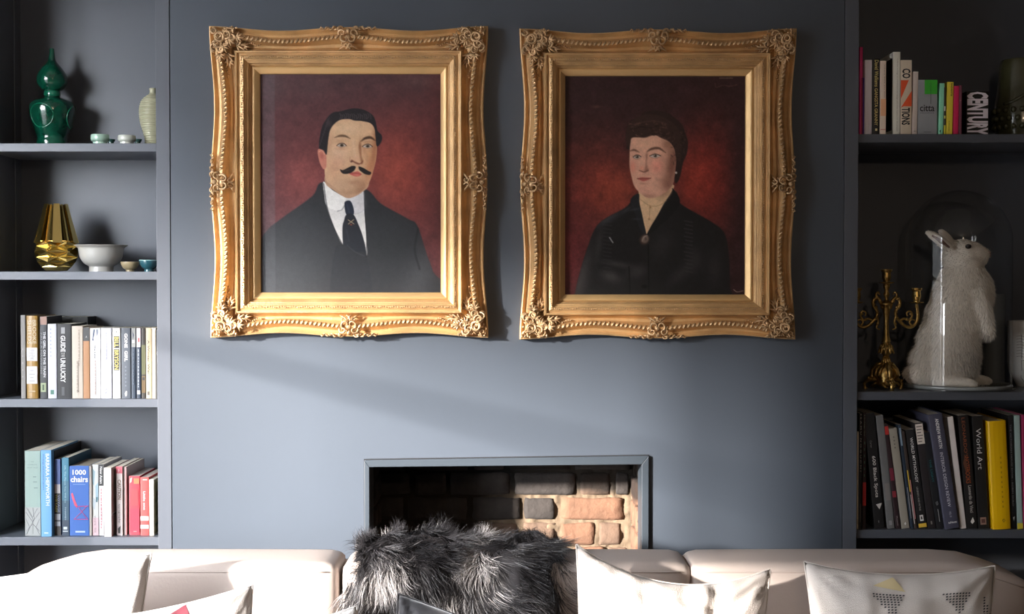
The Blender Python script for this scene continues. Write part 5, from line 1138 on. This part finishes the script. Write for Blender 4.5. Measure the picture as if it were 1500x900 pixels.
# flow field: clumps share a swirl direction
A = smooth_noise(rg, 200, 200, (11, 9))*1.1+smooth_noise(rg, 200, 200, (26, 20))*.55
B_ = smooth_noise(rg, 200, 200, (18, 14)); T = smooth_noise(rg, 200, 200, (7, 5))
a_ = A[(i0*199//(nu-1)), (j0*199//(nv-1))]+rg.normal(size=N)*.16
b2 = B_[(i0*199//(nu-1)), (j0*199//(nv-1))]; tt = T[(i0*199//(nu-1)), (j0*199//(nv-1))]
side = np.zeros((N, 3)); side[:, 0] = 1
flow = tdir*np.cos(a_)[:, None]*.9+side*(np.sin(a_)+ru*.75)[:, None]*.9
D = flow*(.95+.15*b2[:, None])+nn*(.26+.20*b2[:, None])+rg.normal(size=(N, 3))*.07
top = (rv < .55)
curl = rg.normal(size=(N, 3))*.16+np.stack([np.cos(a_*2.3)*1.5, -.3*np.ones(N), np.sin(a_*1.7)*1.1], 1)*(.7+.6*b2)[:, None]
L = .050+.016*rg.random(N)+.008*b2; L = np.where(np.abs(ru) > .8, L*1.05, L)
g = np.clip(.10+.20*tt+.10*rg.normal(size=N), 0, 1)
px_ = (P[:, 0]+xc)*FPX/3.4+750
# the paler patches seen in the photograph
pz = P[:, 2]
def patchw(cx, cz, rx, rz): return np.exp(-(((px_-cx)/rx)**2+((pz-cz)/rz)**2))
w = patchw(575, -.03, 34, .05)*.95+patchw(700, .0, 26, .03)*1.0+patchw(665, -.10, 26, .05)*.8+patchw(510, -.07, 30, .09)*.55+patchw(770, -.10, 40, .06)*.4+patchw(715, -.06, 24, .03)*.6
g = np.clip(g*.55+w*(.95+.4*rg.normal(size=N)), 0, 1)
dark = np.array([.006, .0055, .007]); mid = np.array([.055, .051, .055]); pale = np.array([.72, .68, .67])
C = np.where(g[:, None] < .45, dark+(mid-dark)*(g/.45)[:, None], mid+(pale-mid)*((g-.45)/.55)[:, None])
o = fur('wool', P, D, L, np.full(N, .0011), C, th, WOOL, nseg=6, curl=curl, droop=.55, rng=rg); o['kind'] = 'stuff'
# ---------------------------------------------------------------- right bookcase: candelabrum, dome with white rabbit, vases
BRASS = mat('aged_brass', (.46, .30, .10), .30, metal=.9, bump=.3, bscale=120, var=.35, vscale=40)
BRASS2 = mat('bright_brass', (.70, .48, .16), .22, metal=.95)
zc = SHR[1]; Yc = .11; s = S(Yc); yb = PY(zc, Yc)
cd = thing('candelabrum', 'ornate brass candelabrum with scrolling arms on a scrolled foot', 'candelabrum', (X(1298.5, Yc), Yc, zc))
def cz(y): return (yb-y)*s
b = MB(); b.lathe([(w*s, cz(y)) for w, y in fine([(2.5, 547), (5, 541), (6, 537), (3, 533), (3, 528), (4, 522), (9.5, 513), (10, 509), (5.5, 505), (6.5, 500), (4.6, 492), (3.6, 480), (3.8, 466), (5.2, 455), (6.5, 450), (9, 447), (9, 444), (3.5, 440), (3, 436), (4.5, 431), (3, 426), (5, 419), (4, 416)], 3)], seg=20)
b.build('stem', BRASS, cd, smooth=True)
def cup(dx, y0, y1, parent, sc_=1.0, mt=BRASS):
    b = MB(); h = y1-y0; pr = [(4, y1), (10.5, y1-1.5), (11, y1-2.5), (5, y1-3.2), (5, y1-5), (6.8, y1-h*.45), (6, y0+4.5), (8, y0+3), (8.6, y0), (6.8, y0), (6, y0+6)]
    b.lathe([(w*s*sc_, cz(y)) for w, y in pr], cx=dx, seg=20); b.build('candle_cup', mt, parent, smooth=False)
cup(0, 394.5, 416, cd)
for sx in (-1, 1):
    P = [(6, 452), (10, 444), (14, 437), (17, 441), (15, 449), (18, 459), (22, 467), (18, 476), (14, 481), (11, 478)]
    P = [(x, 0, y) for x, y in P]
    def tb(pts, r0, r1, dy=0):
        q = np.array([(sx*x*s, dy, cz(y)) for x, y in pts], float); b_ = []
        for i in range(len(q)-1):
            a = q[max(i-1, 0)]; c = q[i]; d = q[i+1]; e = q[min(i+2, len(q)-1)]
            for j in range(4):
                t = j/4; b_.append(.5*((2*c)+(d-a)*t+(2*a-5*c+4*d-e)*t*t+(3*c-3*d+e-a)*t**3))
        b_.append(q[-1]); n_ = len(b_); return [tuple(p) for p in b_], [(r0+(r1-r0)*i/(n_-1))*s for i in range(n_)]
    arm = MB()
    arm.tube(*tb([(5, 452), (9, 441), (14, 436), (19, 440), (19, 448), (14, 455), (14, 463), (19, 470), (28, 478), (37, 479), (44, 472), (46, 462), (45, 452), (44, 446)], 2.6, 2.2), seg=8)
    arm.tube(*tb([(14, 463), (12, 472), (14, 480), (9, 483)], 2.2, 1.0), seg=7)
    arm.tube(*tb([(20, 470), (26, 467), (33, 469), (38, 462), (35, 456), (30, 458), (31, 463)], 2.0, 1.0), seg=7)
    arm.tube(*tb([(38, 478), (34, 472), (38, 468), (42, 470)], 1.6, .8), seg=7)
    arm.tube(*tb([(14, 436), (15, 431), (12, 428), (10, 432)], 2.2, 1.0), seg=7)
    rr = random.Random(4)
    for i in range(16):
        x, y = [(10, 442), (16, 438), (18, 446), (14, 457), (16, 466), (24, 475), (31, 479), (39, 477), (45, 468), (45, 458), (44, 450), (30, 468), (36, 460), (13, 474), (15, 450), (21, 471)][i]
        arm.ball((sx*x*s, rr.uniform(-.003, .003), cz(y)), (2.6*s, 2.6*s, 2.0*s), 7, 5, rot=i)
    a_o = arm.build('arm', BRASS, cd, smooth=True)
    cup(sx*44*s, 422, 445, a_o, .95, BRASS2 if sx > 0 else BRASS)
ft = MB()
for k in range(3):
    a0 = -math.pi/2+k*2*math.pi/3; ca, sa = math.cos(a0), math.sin(a0)
    def pp(pts): return [(x*s*ca-yo*s*sa, x*s*sa+yo*s*ca, cz(z)) for x, yo, z in pts]
    ft.tube(pp([(3, 0, 532), (12, 0, 534), (20, 0, 542), (21, 0, 552), (14, 0, 557), (9, 0, 551), (13, 0, 546)]), [3*s, 3.4*s, 3.4*s, 3*s, 2.6*s, 2*s, 1.2*s], 8)
    ft.tube(pp([(8, 0, 556), (18, 0, 557), (26, 0, 558), (32, 0, 563), (31, 0, 570), (27, 0, 571.5)]), [4*s, 3.4*s, 3*s, 2.8*s, 2.8*s, 2.0*s], 8)
    for q in (-1, 1):
        ft.tube(pp([(6, q*4, 536), (11, q*11, 541), (12, q*14, 549), (9, q*10, 555), (6, q*6, 550)]), [2*s, 2.4*s, 2.2*s, 1.8*s, 1*s], 7)
        ft.tube(pp([(10, q*2, 560), (14, q*9, 562), (20, q*7, 566), (17, q*3, 567)]), [2*s, 2*s, 1.6*s, 1*s], 7)
    for i in range(5): ft.ball(pp([(10+5*i, (i % 2)*3-1.5, 541+4.5*i)])[0], 2.4*s, 7, 5)
ft.lathe([(12*s, cz(566)), (15*s, cz(562)), (12*s, cz(556)), (15*s, cz(549)), (13*s, cz(540)), (5*s, cz(532))], seg=14)
ft.build('scrolled_foot', BRASS, cd, smooth=True)
lv = MB()
for k in range(10):
    a0 = 2*math.pi*k/10
    lv.tube([(4*s*math.cos(a0), 4*s*math.sin(a0), cz(503)), (8*s*math.cos(a0), 8*s*math.sin(a0), cz(508)), (10*s*math.cos(a0), 10*s*math.sin(a0), cz(515)), (12*s*math.cos(a0), 12*s*math.sin(a0), cz(518))], [1.6*s, 2.2*s, 2*s, .8*s], 6)
    lv.tube([(3*s*math.cos(a0), 3*s*math.sin(a0), cz(522)), (5*s*math.cos(a0), 5*s*math.sin(a0), cz(528)), (8*s*math.cos(a0), 8*s*math.sin(a0), cz(536))], [1.4*s, 2*s, .8*s], 6)
lv.build('leaf_knops', BRASS, cd, smooth=True)
# ---- dome
Yd = .168; sd = S(Yd)
dm = thing('glass_dome', 'tall round-topped clear glass display dome on a low glass plinth', 'dome', (X(1404, Yd), Yd, zc))
RD = .156; HT = (PY(zc, Yd)-279)*sd
prof = [(RD, .004), (RD, HT-RD)]+[(RD*math.cos(t*math.pi/2/14), HT-RD+RD*math.sin(t*math.pi/2/14)) for t in range(1, 14)]+[(.001, HT)]
GL = thin_glass('dome_glass', (.97, .98, .98), gain=1.0)
b = MB(); b.lathe(prof, seg=72, close=False); b.build('glass_shell', GL, dm, smooth=True)
b = MB(); b.lathe([(.162, 0), (.166, .001), (.166, .003), (.160, .004)], seg=72); pb = b.build('plinth', mat('dark_glass_plinth', (.05, .055, .055), .12, coat=.6), dm, smooth=False)
b = MB(); b.lathe([(RD-.002, .0), (RD+.002, .001), (RD+.003, .006), (RD+.001, .012), (RD-.002, .006)], seg=72, close=False); o = b.build('rolled_rim', mat('glass_rim', (.30, .32, .32), .08, spec=1.0), dm, smooth=True); o.location.z = .003
# ---- rabbit (one continuous body, remeshed from overlapping volumes)
Yr = Yd-.02; sr_ = S(Yr); base_y = PY(zc+.0045, Yr)+4.5
rb = thing('rabbit', 'standing white rabbit facing right with raised chin, inside the glass dome', 'rabbit', (X(1400, Yr), Yr, zc+.0045))
def rp(px, py, dy=0): return ((px-1400)*sr_, dy, (base_y-py)*sr_*.978)
B1 = MB()
def blob(px, py, rx, rz, ry, rot=0, dy=0): B1.ball(rp(px, py, dy), (rx*sr_, ry, rz*sr_), 20, 12, rot=rot)
blob(1382, 530, 47, 34, .082); blob(1390, 500, 44, 44, .080); blob(1398, 470, 42, 48, .074); blob(1404, 440, 38, 48, .068)
blob(1410, 415, 34, 38, .060); blob(1352, 553, 25, 20, .06); blob(1414, 395, 27, 26, .05)
blob(1400, 520, 34, 46, .078); blob(1425, 430, 30, 40, .055)
blob(1410, 540, 20, 26, .07); 
# head
blob(1411, 371, 23, 20, .040, 0); blob(1424, 370, 20, 15.5, .034, .12); blob(1436, 373, 13.5, 12, .026, .12); blob(1400, 378, 20, 20, .038); blob(1443, 371.5, 7.5, 8, .018); blob(1439, 382, 8, 6.5, .018)
blob(1424, 384, 18, 10, .034)
# ears
def limb(pts, seg=12): B1.tube([rp(p[0], p[1], p[2]) for p in pts], [p[3]*sr_ for p in pts], seg)
limb([(1394, 370, -.024, 4), (1384, 361, -.030, 6.5), (1371, 352, -.034, 7.5), (1359, 344, -.036, 6), (1350.5, 339, -.036, 3)])
limb([(1400, 364, .014, 4), (1395, 357, .012, 6.5), (1388, 349, .010, 7.5), (1381, 341, .008, 6), (1377, 335, .008, 3)])
# arms hanging in front
limb([(1420, 425, -.042, 14), (1430, 450, -.052, 13), (1436, 472, -.055, 10.5), (1439, 488, -.056, 9), (1437, 494, -.056, 6.5)])
limb([(1432, 425, .045, 14), (1447, 452, .050, 13), (1453, 475, .050, 10), (1453, 492, .050, 8.5), (1451, 499, .050, 6)])
# hind legs and feet
blob(1385, 548, 34, 20, .035, 0, -.045); blob(1400, 548, 30, 20, .035, 0, .045)
limb([(1358, 562, -.060, 8), (1378, 562, -.074, 9.5), (1398, 562.5, -.084, 9), (1412, 564, -.088, 7), (1419, 566, -.088, 4)])
limb([(1405, 561, .030, 8), (1428, 561.5, .032, 8.5), (1445, 562.5, .034, 8), (1455, 564, .034, 6), (1460, 566, .034, 3.5)])
FURM = mat('white_fur_skin', (.84, .78, .70), .9)
ro = B1.build('body', FURM, None, smooth=True)
md = ro.modifiers.new('r', 'REMESH'); md.mode = 'VOXEL'; md.voxel_size = .0045
md2 = ro.modifiers.new('s', 'SMOOTH'); md2.factor = .6; md2.iterations = 6
dg = bpy.context.evaluated_depsgraph_get(); me = bpy.data.meshes.new_from_object(ro.evaluated_get(dg))
ro.modifiers.clear(); old = ro.data; ro.data = me; bpy.data.meshes.remove(old); me.shade_smooth(); ro.parent = rb
if not me.materials: me.materials.append(FURM)
nvt = len(me.vertices); co = np.zeros(nvt*3, np.float32); me.vertices.foreach_get('co', co); co = co.reshape(-1, 3).astype(float)
me.calc_loop_triangles(); tri = np.zeros(len(me.loop_triangles)*3, np.int32); me.loop_triangles.foreach_get('vertices', tri); tri = tri.reshape(-1, 3)
no = np.zeros(nvt*3, np.float32); me.vertices.foreach_get('normal', no); no = no.reshape(-1, 3).astype(float)
rg = np.random.default_rng(8); NF = 26000
ar = np.linalg.norm(np.cross(co[tri[:, 1]]-co[tri[:, 0]], co[tri[:, 2]]-co[tri[:, 0]]), axis=1); pick = rg.choice(len(tri), NF, p=ar/ar.sum())
w3 = rg.dirichlet((1, 1, 1), NF); P = (co[tri[pick]]*w3[..., None]).sum(1); Nn = (no[tri[pick]]*w3[..., None]).sum(1)
zz_ = P[:, 2]/sr_; hy = base_y-zz_; hx = P[:, 0]/sr_+1400
head = hy < 396
D = Nn*.75+np.stack([np.where(head, -1.0, -.1), np.zeros(NF), np.where(head, -.15, -1.1)], 1)+rg.normal(size=(NF, 3))*.22
L = np.where(head, .0045, .011)+rg.random(NF)*.004+np.where((hy > 490) & (hy < 550), .006, 0); L = np.where(hy > 557, .004, L); L = np.where((hy < 362) & (hx < 1396), .003, L)
C = np.array([.86, .80, .73])*(1+.10*rg.normal(size=(NF, 1)))
grey = np.exp(-(((hx-1412)/22)**2+((hy-532)/22)**2))[:, None]*.45; C = C*(1-grey)
pk = np.exp(-(((hx-1378)/14)**2+((hy-352)/10)**2))[:, None]*.2; C = C*(1-pk*np.array([.2, .6, .6]))
o = fur('fur', P, D, L, np.full(NF, .0012), np.clip(C, 0, 1), rb, mat('white_fur', (.6, .6, .6), .7, attr='tone'), nseg=3, droop=.2, rng=rg, root=.92); o['kind'] = 'stuff'
b = MB(); b.ball(rp(1412, 361.5, -.0375), (4.6*sr_, .006, 3.6*sr_), 16, 10); b.build('eye', mat('dark_eye', (.012, .006, .005), .05, coat=1), ro, smooth=True)
b = MB(); b.ball(rp(1446, 370, -.014), (3*sr_, .006, 2.2*sr_), 10, 7); b.ball(rp(1448.5, 374, -.008), (1.6*sr_, .005, 4*sr_), 10, 7); b.build('nose', mat('pink_grey_nose', (.30, .2, .17), .5), ro, smooth=True)
b = MB(); b.tube([rp(1384, 363, -.0400), rp(1371, 353.5, -.0435), rp(1358, 345, -.0440)], [1.4*sr_, 3.6*sr_, 1.6*sr_], 8); b.build('inner_ear', mat('ear_brown_pink', (.22, .13, .11), .8), ro, smooth=True)
b = MB()
for i in range(7): b.tube([rp(1440, 375+i*.8, -.022), rp(1438-2*i, 384+i, -.035), rp(1430-4*i, 391+i, -.045)], [.0003, .0002, .0001], 4)
b.build('whiskers', mat('whisker', (.7, .68, .65), .5), ro)
# ---- smoked glass cylinder behind the dome, white vase with drawn ribs
Yg = .335; sg = S(Yg); yb2 = PY(zc, Yg)
r = thing('cylinder_vase', 'smoky grey cylinder vase behind the glass dome', 'vase', (X(1457, Yg), Yg, zc))
b = MB(); b.lathe([(.030, 0), (.033, .003), (.033, (yb2-431)*sg), (.031, (yb2-431)*sg), (.031, .01)], seg=36); b.build('vase_wall', mat('smoky_grey_glaze', (.22, .23, .24), .2, coat=.4), r, smooth=True).modifiers.new('e', 'EDGE_SPLIT').split_angle = .7
Yw = .235; sw = S(Yw); ybw = PY(zc, Yw)
r = thing('white_vase', 'white china vase with a black drawn rib cage and bones', 'vase', (X(1512, Yw), Yw, zc))
b = MB(); b.lathe([(.044, 0), (.068, .045), (.072, .075), (.072, (ybw-470)*sw), (.0695, (ybw-470)*sw), (.069, .06)], seg=48); b.build('vase_wall', mat('white_china', (.62, .62, .61), .2, coat=.5), r, smooth=True).modifiers.new('e', 'EDGE_SPLIT').split_angle = .7
ink = mat('black_glaze_line', (.01, .01, .01), .4)
def onv(px, py, R=.0726):
    x = (px-1512)*sw; z = (ybw-py)*sw; rr = R if z > .075 else np.interp(z, [0, .045, .075], [.0446, .0686, .0726]); x = max(-rr*.98, min(rr*.98, x))
    return (x, -math.sqrt(max(rr*rr-x*x, 0)), z)
b = MB()
for i in range(8):
    y = 492+i*4.2; b.tube([onv(1483, y), onv(1487, y-1), onv(1492, y+1)], .0005, 4)
b.tube([onv(1487.5, 488), onv(1488.5, 505), onv(1488, 524)], .0006, 4); b.tube([onv(1491, 490), onv(1492.5, 505), onv(1492, 522)], .0005, 4)
b.tube([onv(1488, 526), onv(1489, 540), onv(1490, 552), onv(1497, 562)], .0007, 4); b.tube([onv(1492, 530), onv(1494, 542), onv(1497, 552), onv(1501, 556)], .0006, 4); b.tube([onv(1489, 527), onv(1496, 525), onv(1504, 525)], .0006, 4)
b.build('bone_drawing', ink, r)
# ---- big olive studded vase on the upper shelf
Yo = .17; so = S(Yo); ybo = PY(SHR[0], Yo)
r = thing('studded_vase', 'large dark olive glazed vase with smooth neck and studded base', 'vase', (X(1494, Yo), Yo, SHR[0]))
OLV = mat('dark_olive_glaze', (.062, .062, .030), .22, bump=.15, bscale=40, var=.3, vscale=10, coat=.4)
pv = fine([(28, 89), (29.5, 90.5), (31, 100), (32.5, 120), (34, 138), (36.5, 150), (38, 165), (38, 182), (36.5, 192), (35, ybo)], 4)
b = MB(); b.lathe([(w*so, (ybo-y)*so) for w, y in pv], seg=48); b.build('body', OLV, r, smooth=True).modifiers.new('e', 'EDGE_SPLIT').split_angle = .8
b = MB()
for j, y in enumerate((164, 176, 188)):
    rr = np.interp(y, [q[1] for q in pv], [q[0] for q in pv])
    for k in range(20):
        a0 = 2*math.pi*(k+.5*(j % 2))/20; b.ball(((rr+.5)*so*math.cos(a0), (rr+.5)*so*math.sin(a0), (ybo-y)*so), 4.2*so, 10, 7)
o = b.build('studs', OLV, r, smooth=True)
b = MB(); P = []
for t in np.linspace(0, 1, 24):
    th_ = -2.6+1.9*t; y = 155-32*(.5-.5*math.cos(math.pi*t)); rr = np.interp(y, [q[1] for q in pv], [q[0] for q in pv])
    P.append((rr*so*math.cos(th_), rr*so*math.sin(th_), (ybo-y)*so))
b.tube(P, 2.4*so, 8); b.build('wavy_ridge', OLV, r, smooth=True)
b = MB(); rr = 31*so; th_ = -1.35
P = [((np.interp(y, [q[1] for q in pv], [q[0] for q in pv])+.2)*so*math.cos(th_), (np.interp(y, [q[1] for q in pv], [q[0] for q in pv])+.2)*so*math.sin(th_), (ybo-y)*so) for y in (90, 100, 112, 124, 134)]
b.tube(P, 1.4*so, 6); b.build('raised_rib', OLV, r, smooth=True)

# ---- warm pendant lamp hanging in the room behind the camera
pl = thing('pendant_lamp', 'warm lit globe pendant lamp hanging from the ceiling', 'lamp', (.5, -4.7, RH))
b = MB(); b.tube([(0, 0, 0), (0, 0, -.22)], .003, 6); b.build('cord', mat('black_flex', (.02, .02, .02), .6), pl)
b = MB(); b.lathe([(.045, -.012), (.05, -.001)], seg=20); b.build('ceiling_rose', BRASS2, pl, smooth=True)
b = MB(); b.lathe([(.03, -.28), (.032, -.22), (.012, -.21)], seg=20); b.build('holder', BRASS2, pl, smooth=True)
m = bpy.data.materials.new('lit_bulb'); m.use_nodes = True; m.node_tree.nodes['Principled BSDF'].inputs['Emission Color'].default_value = (1, .7, .4, 1); m.node_tree.nodes['Principled BSDF'].inputs['Emission Strength'].default_value = 30
b = MB(); b.ball((0, 0, -.33), .05, 20, 12); b.build('bulb', m, pl, smooth=True)
lt = bpy.data.lights.new('pendant_light', 'POINT'); lt.energy = 35; lt.color = (1, .76, .54); lt.shadow_soft_size = .06
lo = bpy.data.objects.new('pendant_light', lt); COL.objects.link(lo); lo.location = (.5, -4.7, RH-.45)
